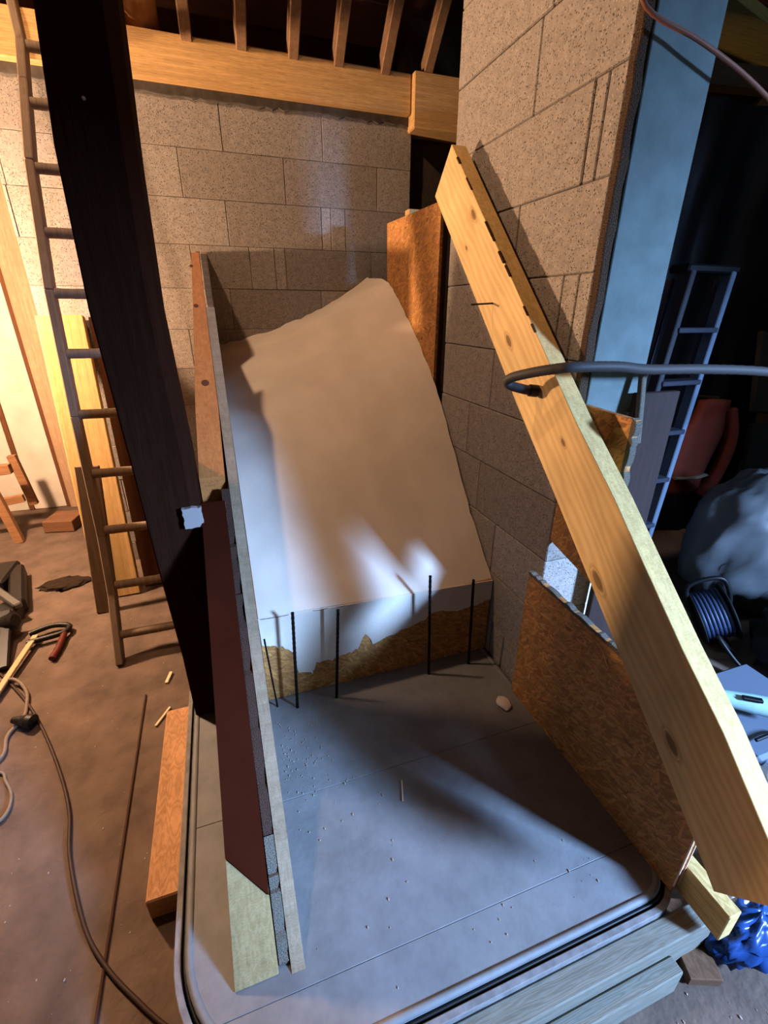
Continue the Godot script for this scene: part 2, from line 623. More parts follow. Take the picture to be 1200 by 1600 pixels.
	box_into(wf, Vector3(2.22, 0.56, 1.0), Vector3(2.90, 3.1, 1.18), 0.0)  # unseen head raised here so daylight reaches the blue panel
	struct("wall_front", wf.commit(), shell)
	var wn := Node3D.new()
	wn.name = "door_1"
	add_child(wn)
	wn.set_meta("kind", "structure")
	var fr := begin()
	for q in [[1.44, 1.50, FLOOR, 0.44], [2.90, 2.96, FLOOR, 0.62], [1.50, 2.22, 0.38, 0.44], [2.22, 2.90, 0.56, 0.62]]:
		box_into(fr, Vector3(q[0], q[2], 0.985), Vector3(q[1], q[3], 1.0), 0.003)
	part("door_frame", fr.commit(), mat("door_paint", Color(0.60, 0.55, 0.48), null, Vector3.ONE, 0.5), wn)
	struct("trim_1", box(Vector3(-1.0, FLOOR - 0.12, 1.2), Vector3(6.0, FLOOR - 0.02, 5.0), 0.0), shell)
	var wl := begin()
	box_into(wl, Vector3(-2.9, FLOOR, -4.6), Vector3(-2.7, 3.1, 1.0), 0.0)
	struct("wall_left", wl.commit(), shell)
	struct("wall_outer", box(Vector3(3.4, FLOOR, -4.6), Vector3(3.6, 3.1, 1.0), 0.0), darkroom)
	struct("wall_far", box(Vector3(-2.9, FLOOR, -4.6), Vector3(3.6, 1.6, -4.4), 0.0), shell)
	struct("wall_recess", box(Vector3(1.135, FLOOR, -3.1), Vector3(3.4, 1.6, -2.90), 0.0), mat("recess_shade_wall", Color(0.33, 0.28, 0.25), tex.block, Vector3(2, 2, 2), 0.95))  # recess shade put into a darker copy of the block colour
	# the roof: boards and rafters
	var roof := Node3D.new()
	roof.name = "ceiling"
	add_child(roof)
	roof.set_meta("kind", "structure")
	var nrm := Vector3(0, 1, 1).normalized()
	var up_slope := Vector3(0, 1, 1).normalized()
	var ev := Vector3(0, 1.19, -2.93)         # foot of the roof boards above the wall plate
	var outw := Vector3(0, 1, -1).normalized()
	for k in 17:
		var c := ev + up_slope * (0.16 * k + 0.08) + outw * (0.105 + (0.012 if k % 2 else 0.0))
		part("roof_board", beam(c + Vector3(-2.9, 0, 0), c + Vector3(3.6, 0, 0), 0.165, 0.022, outw, 0.002), roof_wood, roof)
	var bt := begin()
	beam_into(bt, ev + up_slope * 1.3 + outw * 0.16 + Vector3(-2.9, 0, 0), ev + up_slope * 1.3 + outw * 0.16 + Vector3(3.6, 0, 0), 2.95, 0.04, outw, 0.0)
	box_into(bt, Vector3(-2.9, 3.02, -1.3), Vector3(2.24, 3.14, 1.2), 0.0)
	box_into(bt, Vector3(2.76, 3.02, -1.3), Vector3(3.6, 3.14, 1.2), 0.0)
	box_into(bt, Vector3(2.24, 3.02, -1.3), Vector3(2.76, 3.14, -0.16), 0.0)  # made-up roof gap above the added overhead light
	box_into(bt, Vector3(2.24, 3.02, 0.36), Vector3(2.76, 3.14, 1.2), 0.0)
	box_into(bt, Vector3(-2.9, 1.42, -4.6), Vector3(3.6, 1.5, -2.86), 0.0)
	part("roof_cover", bt.commit(), roof_wood, roof)
	for x in [-0.42, 0.045, 0.277, 0.51, 0.727, 0.964, 1.185, 1.42, 1.65]:
		var a := Vector3(x, 1.085, -2.83)
		part("rafter", beam(a, a + up_slope * 2.55, 0.048, 0.075, outw, 0.004), rafter_wood, roof)

	# ================================================= timber on the wall plate
	one("wall_plate_beam", box(Vector3(-0.98, 0.93, -3.0), Vector3(1.105, 1.095, -2.79), 0.006), pale_x, "long yellowish wall plate beam lying along the top of the block wall", "beam")
	one("wall_plate_beam", box(Vector3(1.108, 0.865, -3.0), Vector3(1.75, 1.10, -2.76), 0.006), pale_x, "short deeper beam end beside the block pier, reaching lower than the long wall plate", "beam")
	var log_st := begin()
	tube_into(log_st, smooth_path([Vector3(-0.13, 1.13, -2.99), Vector3(-0.128, 1.16, -2.84), Vector3(-0.125, 1.30, -2.66), Vector3(-0.12, 1.62, -2.36)], 5), 0.07, 14, 0.9, 0.02)
	one("hewn_purlin", log_st.commit(), wood("hewn", Color(0.72, 0.52, 0.36), "y"), "rounded hewn purlin rising from the wall plate just right of the dark post", "beam")
	var log2 := begin()
	tube_into(log2, smooth_path([Vector3(-0.76, 1.12, -2.99), Vector3(-0.75, 1.16, -2.82), Vector3(-0.74, 1.34, -2.62), Vector3(-0.73, 1.62, -2.36)], 5), 0.085, 14, 0.9, 0.02)
	one("hewn_purlin", log2.commit(), wood("hewn", Color(0.72, 0.52, 0.36), "y"), "rounded hewn purlin above the wall plate behind the ladder top", "beam")

	# ================================================= landing slab
	build_slab(concrete, black, mat("form_strip", Color(0.52, 0.50, 0.49), tex.dust, Vector3(3, 3, 3), 0.8), grey_x)
	# ================================================= sloping soffit
	build_soffit(plaster, osb, mortar)
	# ================================================= left stringer
	build_left_side(osb, osb_edge)
	# ================================================= post
	build_post(dark_y)
	# ================================================= right side
	build_right_side(osb, osb_edge, pale_z, pale_y, black)
	# ================================================= rebars
	build_rebars(rust)
	# ================================================= ladder and the things on the left
	build_ladder(wood("ladder_wood", Color(0.54, 0.47, 0.41), "y"))
	build_left_things(pale_y, grey_y, brown_y, white_board, steel, black)
	# ================================================= the dark room on the right
	build_right_room(darkroom, sheet, alu, white_board, black, blue)
	# ================================================= lamps
	make_bulb(Vector3(-1.42, 0.15, -2.50), 1.52, bulb_low, "bare warm bulb hanging low at the open end of the block wall")
	make_bulb(Vector3(-0.70, 2.06, -1.75), 2.27, bulb_high, "bare warm bulb hanging high under the roof boards")
	# ================================================= small debris
	build_debris()

func make_bulb(at: Vector3, top: float, energy: float, label: String) -> void:
	var t := thing("hanging_bulb", label, "lamp", at, "bare bulbs on cords")
	var glow := StandardMaterial3D.new()
	glow.albedo_color = Color(1, 0.9, 0.75)
	glow.emission_enabled = true
	glow.emission = Color(1.0, 0.72, 0.42)
	glow.emission_energy_multiplier = 6.0
	part("bulb", lathe([Vector2(-0.036, 0.0), Vector2(-0.033, 0.014), Vector2(-0.02, 0.027), Vector2(0, 0.032), Vector2(0.02, 0.026), Vector2(0.04, 0.015), Vector2(0.05, 0.0)], Vector3.ZERO, Vector3.UP), glow, t)
	part("socket", lathe([Vector2(0.045, 0.0), Vector2(0.045, 0.019), Vector2(0.095, 0.019), Vector2(0.105, 0.006), Vector2(0.106, 0.0)], Vector3.ZERO, Vector3.UP), mat("black_rubber", Color.BLACK), t)
	part("cord", tube([Vector3(0, 0.10, 0), Vector3(0.005, (top - at.y) * 0.5, 0), Vector3(0, top - at.y, 0)], 0.004, 4, 6), mat("black_rubber", Color.BLACK), t)
	var l := OmniLight3D.new()
	l.name = "bulb_light"
	l.light_color = Color(1.0, 0.82, 0.655)
	l.light_energy = energy
	l.light_size = 0.06
	l.omni_range = 12.0
	l.omni_attenuation = 2.0
	l.shadow_enabled = true
	t.add_child(l)

# ---------------------------------------------------------------- slab with its rounded edge
func rounded(x0: float, x1: float, zback: float, zfront: float, rl: float, rr: float) -> PackedVector2Array:
	# in (x, z)
	var p := PackedVector2Array([Vector2(x1, zback)])
	for k in 9:
		var a := PI * 0.5 * k / 8.0
		p.append(Vector2(x1 - rr + rr * cos(a), zfront - rr + rr * sin(a)))
	for k in 15:
		var a := PI * 0.5 + PI * 0.5 * k / 14.0
		p.append(Vector2(x0 + rl + rl * cos(a), zfront - rl + rl * sin(a)))
	p.append(Vector2(x0, zback))
	return p

func cut(poly: PackedVector2Array, a: float, b: float) -> PackedVector2Array:
	var r := Geometry2D.intersect_polygons(poly, PackedVector2Array([Vector2(-3, a), Vector2(3, a), Vector2(3, b), Vector2(-3, b)]))
	return r[0]

func build_slab(concrete: Material, black: Material, strip: Material, plank: Material) -> void:
	var s := thing("landing_slab", "grey concrete landing slab with rounded front corners between the two side boards", "slab")
	var poly := rounded(-0.228, 0.872, -1.62, -0.376, 0.25, 0.075)
	for c in [[-1.62, -0.8906], [-0.8898, -0.4860], [-0.4852, -0.30]]:
		part("slab_section", prism(cut(poly, c[0], c[1]), Vector3(0, FLOOR, 0), Vector3(1, 0, 0), Vector3(0, 0, 1), Vector3(0, SLAB - FLOOR, 0), 0.001), concrete, s)
	# raised trowelled bead along the rim
	var rim := rounded(-0.222, 0.866, -1.40, -0.384, 0.245, 0.07)
	var path := PackedVector3Array()
	for q in rim:
		path.append(Vector3(q.x, SLAB - 0.001, q.y))
	var b := begin()
	tube_into(b, path, 0.009, 8, 0.45)
	part("trowelled_edge", b.commit(), concrete, s)
	# black seal in the groove
	var g := rounded(-0.2325, 0.8765, -1.42, -0.3715, 0.254, 0.079)
	var gp := PackedVector3Array()
	for q in g:
		gp.append(Vector3(q.x, SLAB - 0.012, q.y))
	var gs := begin()
	tube_into(gs, gp, 0.0036, 8)
	part("edge_seal", gs.commit(), black, s)
	# thin bendable form strip round the slab
	var o1 := rounded(-0.240, 0.884, -1.42, -0.364, 0.262, 0.086)
	var o2 := rounded(-0.254, 0.898, -1.42, -0.350, 0.276, 0.10)
	var ring := PackedVector2Array(o2)
	var inner := o1.duplicate()
	inner.reverse()
	ring.append_array(inner)
	one("form_strip", prism(ring, Vector3(0, FLOOR + 0.002, 0), Vector3(1, 0, 0), Vector3(0, 0, 1), Vector3(0, SLAB - FLOOR - 0.010, 0), 0.0015), strip, "thin bent form strip hugging the rounded edge of the landing slab", "formwork strip")
	# planks along the front
	one("front_plank", box(Vector3(0.10, -1.40, -0.349), Vector3(0.925, -1.285, -0.302), 0.003), plank, "dusty grey plank pressed against the front edge of the landing slab, the upper of two", "plank")
	one("front_plank", box(Vector3(0.16, FLOOR, -0.301), Vector3(0.80, -1.335, -0.268), 0.003), plank, "lower narrow grey plank lying on the floor in front of the upper front plank", "plank")
	# plank at the left of the slab
	var pl := box(Vector3(-0.344, FLOOR, -1.43), Vector3(-0.262, -1.345, -0.80), 0.004)
	one("side_plank", pl, wood("orange_timber", Color(0.76, 0.58, 0.42), "z"), "orange timber with a ragged end lying along the left edge of the landing slab", "plank")

# ---------------------------------------------------------------- sloping soffit form
func build_soffit(plaster: Material, osb: Material, mortar: Material) -> void:
	var t := thing("soffit_form", "twisted pale plastered ramp rising from the landing slab to the back wall", "ramp")
	var zs := [-1.27, -1.486, -1.726, -1.931, -2.187, -2.492, -2.835]
	var ry := [-0.935, -0.716, -0.43, -0.231, -0.039, 0.138, 0.172]
	var ly := [-0.906, -0.745, -0.58, -0.46, -0.345, -0.235, -0.175]
	var nz := FastNoiseLite.new()
	nz.frequency = 2.2
	nz.seed = 4
	var cl := Curve.new()
	cl.min_value = -2.0
	cl.max_value = 1.0
	var cr := Curve.new()
	cr.min_value = -2.0
	cr.max_value = 1.0
	for i in zs.size():
		var k: float = (zs[i] - zs[0]) / (zs[-1] - zs[0])
		var i0 := maxi(0, i - 1)
		var i1 := mini(zs.size() - 1, i + 1)
		var dk: float = (zs[i1] - zs[i0]) / (zs[-1] - zs[0])
		cl.add_point(Vector2(k, ly[i]), (ly[i1] - ly[i0]) / dk, (ly[i1] - ly[i0]) / dk)
		cr.add_point(Vector2(k, ry[i]), (ry[i1] - ry[i0]) / dk, (ry[i1] - ry[i0]) / dk)
	var nu := 28
	var nv := 48
	var top := []
	for j in nv + 1:
		var row := []
		for i in nu + 1:
			var v := float(j) / nv
			var u := float(i) / nu
			var x := lerpf(0.014, 0.876, u)
			var z := lerpf(zs[0], zs[-1], v)
			var y := lerpf(cl.sample(v), cr.sample(v), u)
			y -= 0.05 * sin(PI * u) * v * v
			y += 0.006 * nz.get_noise_3d(x, y, z)
			if i == nu:
				x += rng.randf_range(-0.004, 0.004)
			if j == nv:
				y += rng.randf_range(-0.006, 0.006)
			row.append(Vector3(x, y, z))
		top.append(row)
	var st := begin()
	st.set_smooth_group(0)
	var low := Vector3(0, -0.022, 0.0)
	for j in nv:
		for i in nu:
			var a: Vector3 = top[j][i]
			var b: Vector3 = top[j][i + 1]
			var c: Vector3 = top[j + 1][i + 1]
			var d: Vector3 = top[j + 1][i]
			for q in [a, d, c, a, c, b]:
				st.add_vertex(q)
			for q in [a, c, d, a, b, c]:
				st.add_vertex(q + low)
	st.set_smooth_group(-1)
	for i in nu:
		for e in [[top[0][i], top[0][i + 1], 0], [top[nv][i], top[nv][i + 1], 1]]:
			var f := [e[0], e[1], e[1] + low, e[0], e[1] + low, e[0] + low]
			if e[2] == 1:
				f.reverse()
			for q in f:
				st.add_vertex(q)
	for j in nv:
		for e in [[top[j][0], top[j + 1][0], 1], [top[j][nu], top[j + 1][nu], 0]]:
			var f := [e[0], e[1], e[1] + low, e[0], e[1] + low, e[0] + low]
			if e[2] == 1:
				f.reverse()
			for q in f:
				st.add_vertex(q)
	st.generate_normals()
	part("plastered_slope", st.commit(), plaster, t)
	part("riser_board", box(Vector3(0.012, SLAB + 0.001, -1.295), Vector3(0.878, -0.93, -1.270), 0.002), osb, t)
	var low_edge := [Vector2(0.012, -1.015), Vector2(0.038, -1.023), Vector2(0.076, -1.039), Vector2(0.115, -1.072), Vector2(0.127, -1.164), Vector2(0.176, -1.179), Vector2(0.188, -1.14), Vector2(0.246, -1.139), Vector2(0.30, -1.128), Vector2(0.34, -1.118), Vector2(0.371, -1.059), Vector2(0.40, -1.105), Vector2(0.483, -1.082), Vector2(0.588, -1.054), Vector2(0.64, -1.024), Vector2(0.706, -1.03), Vector2(0.763, -1.045), Vector2(0.831, -1.03), Vector2(0.878, -1.02)]
	var pts := PackedVector2Array()
	for i in low_edge.size() - 1:
		for k in 4:
			var q: Vector2 = low_edge[i].lerp(low_edge[i + 1], k / 4.0)
			pts.append(q + Vector2(rng.randf_range(-0.003, 0.003), rng.randf_range(-0.007, 0.007)))
	pts.append(low_edge[-1])
	pts.append(Vector2(0.878, -0.934))
	pts.append(Vector2(0.012, -0.908))
	part("riser_plaster", prism(pts, Vector3(0, 0, -1.2705), Vector3.RIGHT, Vector3.UP, Vector3(0, 0, 0.0045), 0.001), plaster, t)
	# cracked bead where riser and slope meet
	for seg in [[0.02, 0.11], [0.19, 0.24], [0.27, 0.30]]:
		var x0: float = seg[0]
		var x1: float = seg[1]
		part("open_crack", tube([Vector3(x0, -0.909 - x0 * 0.03, -1.267), Vector3((x0 + x1) * 0.5, -0.911 - x0 * 0.03, -1.2665), Vector3(x1, -0.909 - x1 * 0.03, -1.267)], 0.0013, 4, 6), mat("crack", Color(0.27, 0.23, 0.20), null, Vector3.ONE, 0.95), t)

# ---------------------------------------------------------------- left stringer, all along one slope
func slope_y(z: float) -> float:
	return -1.754 - 0.95 * z

func build_left_side(osb: Material, osb_edge: Material) -> void:
	# the lower stringer: its upper face slopes down to the slab
	var st := begin()
	var L := [[-0.524, -0.131, -0.044], [-0.765, -0.122, -0.045], [-1.00, -0.113, -0.043], [-1.31, -0.099, -0.034]]
	var mid := begin()
	for i in L.size() - 1:
		var a = L[i]
		var b = L[i + 1]
		var ta := slope_y(a[0])
		var tb := slope_y(b[0])
		var ba := maxf(SLAB + 0.001, ta - 0.21)
		var bb := maxf(SLAB + 0.001, tb - 0.21)
		var n := Vector3(0, 1, 0.95).normalized()
		quad(mid, Vector3(a[1], ta, a[0]), Vector3(a[2], ta, a[0]), Vector3(b[2], tb, b[0]), Vector3(b[1], tb, b[0]), n)
		quad(mid, Vector3(a[1], ba, a[0]), Vector3(a[2], ba, a[0]), Vector3(b[2], bb, b[0]), Vector3(b[1], bb, b[0]), -n)
		quad(mid, Vector3(a[1], ta, a[0]), Vector3(a[1], ba, a[0]), Vector3(b[1], bb, b[0]), Vector3(b[1], tb, b[0]), Vector3.LEFT)
		quad(mid, Vector3(a[2], ta, a[0]), Vector3(a[2], ba, a[0]), Vector3(b[2], bb, b[0]), Vector3(b[2], tb, b[0]), Vector3.RIGHT)
	var e = L[-1]
	var te := slope_y(e[0])
	quad(mid, Vector3(e[1], te, e[0]), Vector3(e[2], te, e[0]), Vector3(e[2], te - 0.21, e[0]), Vector3(e[1], te - 0.21, e[0]), Vector3.FORWARD)
	one("lower_stringer", mid.commit(), wood("stringer_timber", Color(0.66, 0.59, 0.43), "z"), "sloping timber whose foot rests on the landing slab, left of the rough chipboard side", "stringer")
	var strip_st := begin()  # thin red-brown strip over the pale timber, ending on a slant
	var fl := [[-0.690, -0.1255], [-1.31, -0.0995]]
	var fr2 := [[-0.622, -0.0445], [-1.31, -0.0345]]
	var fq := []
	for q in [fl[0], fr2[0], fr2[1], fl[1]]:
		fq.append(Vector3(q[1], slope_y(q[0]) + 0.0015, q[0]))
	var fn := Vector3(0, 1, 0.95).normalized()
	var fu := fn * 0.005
	quad(strip_st, fq[0] + fu, fq[1] + fu, fq[2] + fu, fq[3] + fu, fn)
	quad(strip_st, fq[0], fq[1], fq[2], fq[3], -fn)
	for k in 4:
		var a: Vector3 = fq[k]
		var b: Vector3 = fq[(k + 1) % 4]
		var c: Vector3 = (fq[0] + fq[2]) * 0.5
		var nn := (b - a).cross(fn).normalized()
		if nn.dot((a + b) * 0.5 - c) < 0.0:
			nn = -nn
		quad(strip_st, a, b, b + fu, a + fu, nn)
	one("dark_strip", strip_st.commit(), mat("red_brown_strip", Color(0.20, 0.075, 0.04), tex.plaster, Vector3(2, 2, 2), 0.6), "dark red brown strip covering the sloping timber down to a slanted cut", "facing strip")
	# upper stringer, orange in the lamp light
	var up := begin()
	var U := [[-1.37, -0.098, -0.027], [-1.55, -0.088, -0.020], [-1.86, -0.060, -0.0195], [-2.05, -0.045, -0.0195]]
	for i in U.size() - 1:
		var a = U[i]
		var b = U[i + 1]
		var ta := slope_y(a[0])
		var tb := slope_y(b[0])
		var n := Vector3(0, 1, 0.95).normalized()
		var th := Vector3(0, -0.20, -0.0)
		var A := Vector3(a[1], ta, a[0])
		var B := Vector3(a[2], ta, a[0])
		var C := Vector3(b[2], tb, b[0])
		var D := Vector3(b[1], tb, b[0])
		quad(up, A, B, C, D, n)
		quad(up, A + th, B + th, C + th, D + th, -n)
		quad(up, A, A + th, D + th, D, Vector3.LEFT)
		quad(up, B, B + th, C + th, C, Vector3.RIGHT)
		if i == 0:
			quad(up, A, B, B + th, A + th, Vector3.BACK)
		if i == U.size() - 2:
			quad(up, C, D, D + th, C + th, Vector3.FORWARD)
	var us := one("upper_stringer", up.commit(), wood("deep_orange_timber", Color(0.80, 0.53, 0.30), "z"), "orange sloping timber fixed beside the post at the top of the left form side", "stringer")
	us.set_meta("note", "")
	us.remove_meta("note")
	for k in [[-1.62, 0.012], [-1.86, 0.008], [-2.0, 0.006]]:
		var z: float = k[0]
		var d: float = k[1]
		part("knot", lathe([Vector2(-0.002, d), Vector2(0.0012, d), Vector2(0.0015, d * 0.5), Vector2(0.0015, 0.0)], Vector3(-0.05, slope_y(z), z), Vector3(0, 1, 0.95), 14), mat("knot", Color(0.36, 0.19, 0.10), null, Vector3.ONE, 0.8), us)
	# chipboard side with a rough sloping top, and the board inside it
	var z := 0.0
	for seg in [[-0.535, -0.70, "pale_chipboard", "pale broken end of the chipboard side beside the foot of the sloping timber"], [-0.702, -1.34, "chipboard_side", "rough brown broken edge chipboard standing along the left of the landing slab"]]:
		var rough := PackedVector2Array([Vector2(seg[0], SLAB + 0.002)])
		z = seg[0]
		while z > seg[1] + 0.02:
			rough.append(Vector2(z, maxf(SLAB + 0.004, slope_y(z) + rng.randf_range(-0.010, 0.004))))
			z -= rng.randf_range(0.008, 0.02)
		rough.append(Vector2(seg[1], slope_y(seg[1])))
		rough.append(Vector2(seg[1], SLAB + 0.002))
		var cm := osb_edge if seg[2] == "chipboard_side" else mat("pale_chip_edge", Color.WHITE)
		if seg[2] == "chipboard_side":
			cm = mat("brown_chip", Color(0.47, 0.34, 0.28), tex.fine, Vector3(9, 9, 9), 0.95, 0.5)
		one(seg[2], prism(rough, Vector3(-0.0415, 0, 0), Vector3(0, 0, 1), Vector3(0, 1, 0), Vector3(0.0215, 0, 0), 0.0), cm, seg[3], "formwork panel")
	var inner := PackedVector2Array([Vector2(-0.515, SLAB + 0.001)])
	z = -0.522
	while z > -1.84:
		inner.append(Vector2(z, maxf(SLAB + 0.004, slope_y(z) + rng.randf_range(-0.003, 0.001))))
		z -= 0.04
	inner.append(Vector2(-1.856, slope_y(-1.856)))
	inner.append(Vector2(-2.309, 0.009))
	inner.append(Vector2(-2.309, -0.55))
	inner.append(Vector2(-1.30, SLAB + 0.001))
	one("inner_side_board", prism(inner, Vector3(-0.0185, 0, 0), Vector3(0, 0, 1), Vector3(0, 1, 0), Vector3(0.028, 0, 0), 0.0), wood("grey_form_board", Color(0.62, 0.56, 0.48), "z"), "smooth greyish form board between the rough chipboard and the plastered ramp", "formwork panel")
	# the taller panel that reaches the back wall
	var ub := thing("upper_form_sheet", "tall dark form panel standing at the back wall above the left edge of the ramp", "formwork panel")
	part("panel", panel_x([Vector2(-2.836, 0.272), Vector2(-2.42, 0.232), Vector2(-2.31, 0.215), Vector2(-2.31, -0.55), Vector2(-2.836, -0.40)], -0.016, 0.010), wood("grey_form_board", Color(0.62, 0.56, 0.48), "z"), ub)
	part("edge_lath", beam(Vector3(-0.026, 0.225, -2.318), Vector3(-0.034, -0.06, -2.30), 0.014, 0.016, Vector3.RIGHT), wood("orange_timber", Color.WHITE, "z"), ub)
	# foam block on the post
	one("foam_block", prism(ragged(PackedVector2Array([Vector2(-0.025, -0.03), Vector2(0.025, -0.028), Vector2(0.024, 0.031), Vector2(-0.026, 0.03)]), 0.008, 0.002), Vector3(0, 0, -0.008), Vector3.RIGHT, Vector3.UP, Vector3(0, 0, 0.018), 0.001), mat("foam", Color(0.60, 0.58, 0.57), null, Vector3.ONE, 0.9), "small white block of foam stuck on the lower part of the dark post", "foam", Vector3(-0.123, -0.53, -1.272))

func build_post(dark: Material) -> void:
	# an old, slightly bowed square post
	var t := thing("timber_post", "tall dark brown square timber post standing on the left edge of the landing slab", "post")
	var st := begin()
	var ys := [SLAB, -1.0, -0.7, -0.35, 0.0, 0.3, 0.6, 1.0, 1.8, 2.58]
	var xl := [-0.226, -0.228, -0.240, -0.250, -0.263, -0.256, -0.228, -0.20, -0.19, -0.19]
	var xr := [-0.099, -0.099, -0.1, -0.103, -0.116, -0.108, -0.093, -0.075, -0.06, -0.06]
	for i in ys.size() - 1:
		var rings := []
		for k in [i, i + 1]:
			var y: float = ys[k]
			var a: float = xl[k]
			var b: float = xr[k]
			var f := -1.281
			var bk := -1.415
			rings.append([Vector3(a + 0.004, y, f), Vector3(b - 0.024, y, f), Vector3(b, y, f - 0.030), Vector3(b, y, bk), Vector3(a, y, bk), Vector3(a, y, f - 0.004)])
		for j in 6:
			var q: Vector3 = rings[0][j]
			var r: Vector3 = rings[0][(j + 1) % 6]
			var n := Vector3(r.z - q.z, 0, -(r.x - q.x)).normalized() * -1.0
			quad(st, q, r, rings[1][(j + 1) % 6], rings[1][j], n)
		if i == 0:
			for j in range(1, 5):
				tri(st, rings[0][0], rings[0][j], rings[0][j + 1], Vector3.DOWN)
		if i == ys.size() - 2:
			for j in range(1, 5):
				tri(st, rings[1][0], rings[1][j], rings[1][j + 1], Vector3.UP)
	part("shaft", st.commit(), dark, t)
	var nail := mat("pale_nail", Color(0.7, 0.68, 0.65), null, Vector3.ONE, 0.4)
	part("nail_head", lathe([Vector2(-0.004, 0.0035), Vector2(0.002, 0.0035), Vector2(0.003, 0.0)], Vector3(-0.185, 0.38, -1.281), Vector3.BACK, 10), nail, t)

# ---------------------------------------------------------------- right side: brace, boards, hose, blue panel
func build_right_side(osb: Material, osb_edge: Material, pale_z: Material, pale_y: Material, black: Material) -> void:
	# lower OSB side
	var lo := thing("lower_side_board", "lower OSB side board standing on the right edge of the landing slab", "formwork panel")
	part("sheet", panel_x([Vector2(-1.04, SLAB + 0.001), Vector2(-0.372, SLAB + 0.001), Vector2(-0.372, -1.05), Vector2(-0.375, -0.79), Vector2(-1.04, -0.762)], 0.852, 0.870), osb, lo)
	var top := PackedVector2Array()
	var z := -1.04
	while z < -0.378:
		top.append(Vector2(z, -0.761 - (z + 1.04) * 0.042 + rng.randf_range(-0.002, 0.004)))
		z += 0.012
	top.append(Vector2(-0.377, -0.80))
	top.append(Vector2(-1.04, -0.772))
	part("sawn_edge", prism(top, Vector3(0.8515, 0, 0), Vector3(0, 0, 1), Vector3(0, 1, 0), Vector3(0.0192, 0, 0), 0.001), mat("pale_chip_edge", Color(0.80, 0.74, 0.66), tex.fine, Vector3(9, 9, 9), 0.95, 0.5), lo)
	for x in [0.8535, 0.868]:
		part("edge_ply", box(Vector3(x - 0.0015, -1.235, -0.373), Vector3(x + 0.0015, -1.05, -0.3695), 0.0005), mat("pale_veneer", Color(0.86, 0.72, 0.62), null, Vector3.ONE, 0.7), lo)
	# middle OSB offcut against the front of the pier
	var md := thing("middle_side_board", "small OSB offcut behind the long brace, under the blue panel", "formwork panel")
	part("sheet", panel_x([Vector2(-1.045, -0.632), Vector2(-0.80, -0.69), Vector2(-0.80, -0.228), Vector2(-1.005, -0.222)], 0.888, 0.906), osb, md)
	var me := PackedVector2Array()
	z = -0.70
	while z < -0.23:
		me.append(Vector2(-0.799 + rng.randf_range(-0.002, 0.005), z))
		z += 0.012
	me.append(Vector2(-0.81, -0.225))
	me.append(Vector2(-0.81, -0.70))
	part("broken_edge", prism(me, Vector3(0.8875, 0, 0), Vector3(0, 0, 1), Vector3(0, 1, 0), Vector3(0.020, 0, 0), 0.001), mat("pale_chip_edge", Color(0.80, 0.74, 0.66)), md)
	# upper OSB side
	var up := thing("upper_side_board", "upright orange OSB board filling the gap between block pier and back wall", "formwork panel")
	part("sheet", panel_x([Vector2(-2.50, -0.02), Vector2(-1.885, -0.36), Vector2(-1.885, 0.385), Vector2(-2.51, 0.398)], 0.879, 0.893), osb, up)
	part("dark_edge", box(Vector3(0.8935, -0.36, -1.90), Vector3(0.914, 0.375, -1.884), 0.001), mat("dark_board_edge", Color(0.20, 0.11, 0.07), null, Vector3.ONE, 0.9), up)
	one("backing_stud", box(Vector3(0.915, -0.2, -2.36), Vector3(0.985, 0.43, -2.31), 0.003), pale_y, "short pale stud peeping out above the upper OSB board", "stud")
	# the long brace
	var br := thing("diagonal_brace", "long pale diagonal plank with knots running down across the right side", "brace")
	var f := [Vector2(-1.656, 0.492), Vector2(-1.463, 0.304), Vector2(-1.23, 0.081), Vector2(-1.031, -0.110), Vector2(-0.889, -0.246), Vector2(-0.729, -0.385), Vector2(-0.62, -0.490), Vector2(-0.487, -0.617), Vector2(-0.373, -0.717), Vector2(-0.256, -0.839), Vector2(-0.175, -0.918), Vector2(-0.285, -1.058), Vector2(-0.33, -1.012), Vector2(-0.616, -0.735), Vector2(-0.943, -0.425), Vector2(-1.14, -0.243), Vector2(-1.254, -0.13), Vector2(-1.415, 0.027), Vector2(-1.624, 0.231), Vector2(-1.769, 0.372)]
	var st := begin()
	prism_into(st, PackedVector2Array(f), Vector3(0.80, 0, 0), Vector3(0, 0, 1), Vector3(0, 1, 0), Vector3(0.052, 0, 0), 0.0015)
	part("plank", st.commit(), pale_z, br)
	# its sawn face, with the knots in it
	var face := begin()
	var pf := PackedVector2Array(f)
	var fi := Geometry2D.triangulate_polygon(pf)
	var d := Vector2(1.4, -1.332).normalized()
	var e := Vector2(-d.y, d.x)
	for k in range(0, fi.size(), 3):
		var v := []
		for j in 3:
			v.append(pf[fi[k + j]])
		if (v[1] - v[0]).cross(v[2] - v[0]) > 0.0:
			v.reverse()
		for j in [0, 1, 2]:
			var q: Vector2 = v[j]
			var rel: Vector2 = q - Vector2(-1.769, 0.372)
			face.set_normal(Vector3.LEFT)
			face.set_uv(Vector2(rel.dot(d) / 2.1, 1.0 - rel.dot(e) / 0.20))
			face.add_vertex(Vector3(0.7994, q.y, q.x))
	var fm := StandardMaterial3D.new()
	fm.albedo_color = Color(0.84, 0.725, 0.53)
	fm.albedo_texture = tex.brace
	fm.roughness = 0.8
	fm.metallic_specular = 0.35
	part("knotty_face", face.commit(), fm, br)
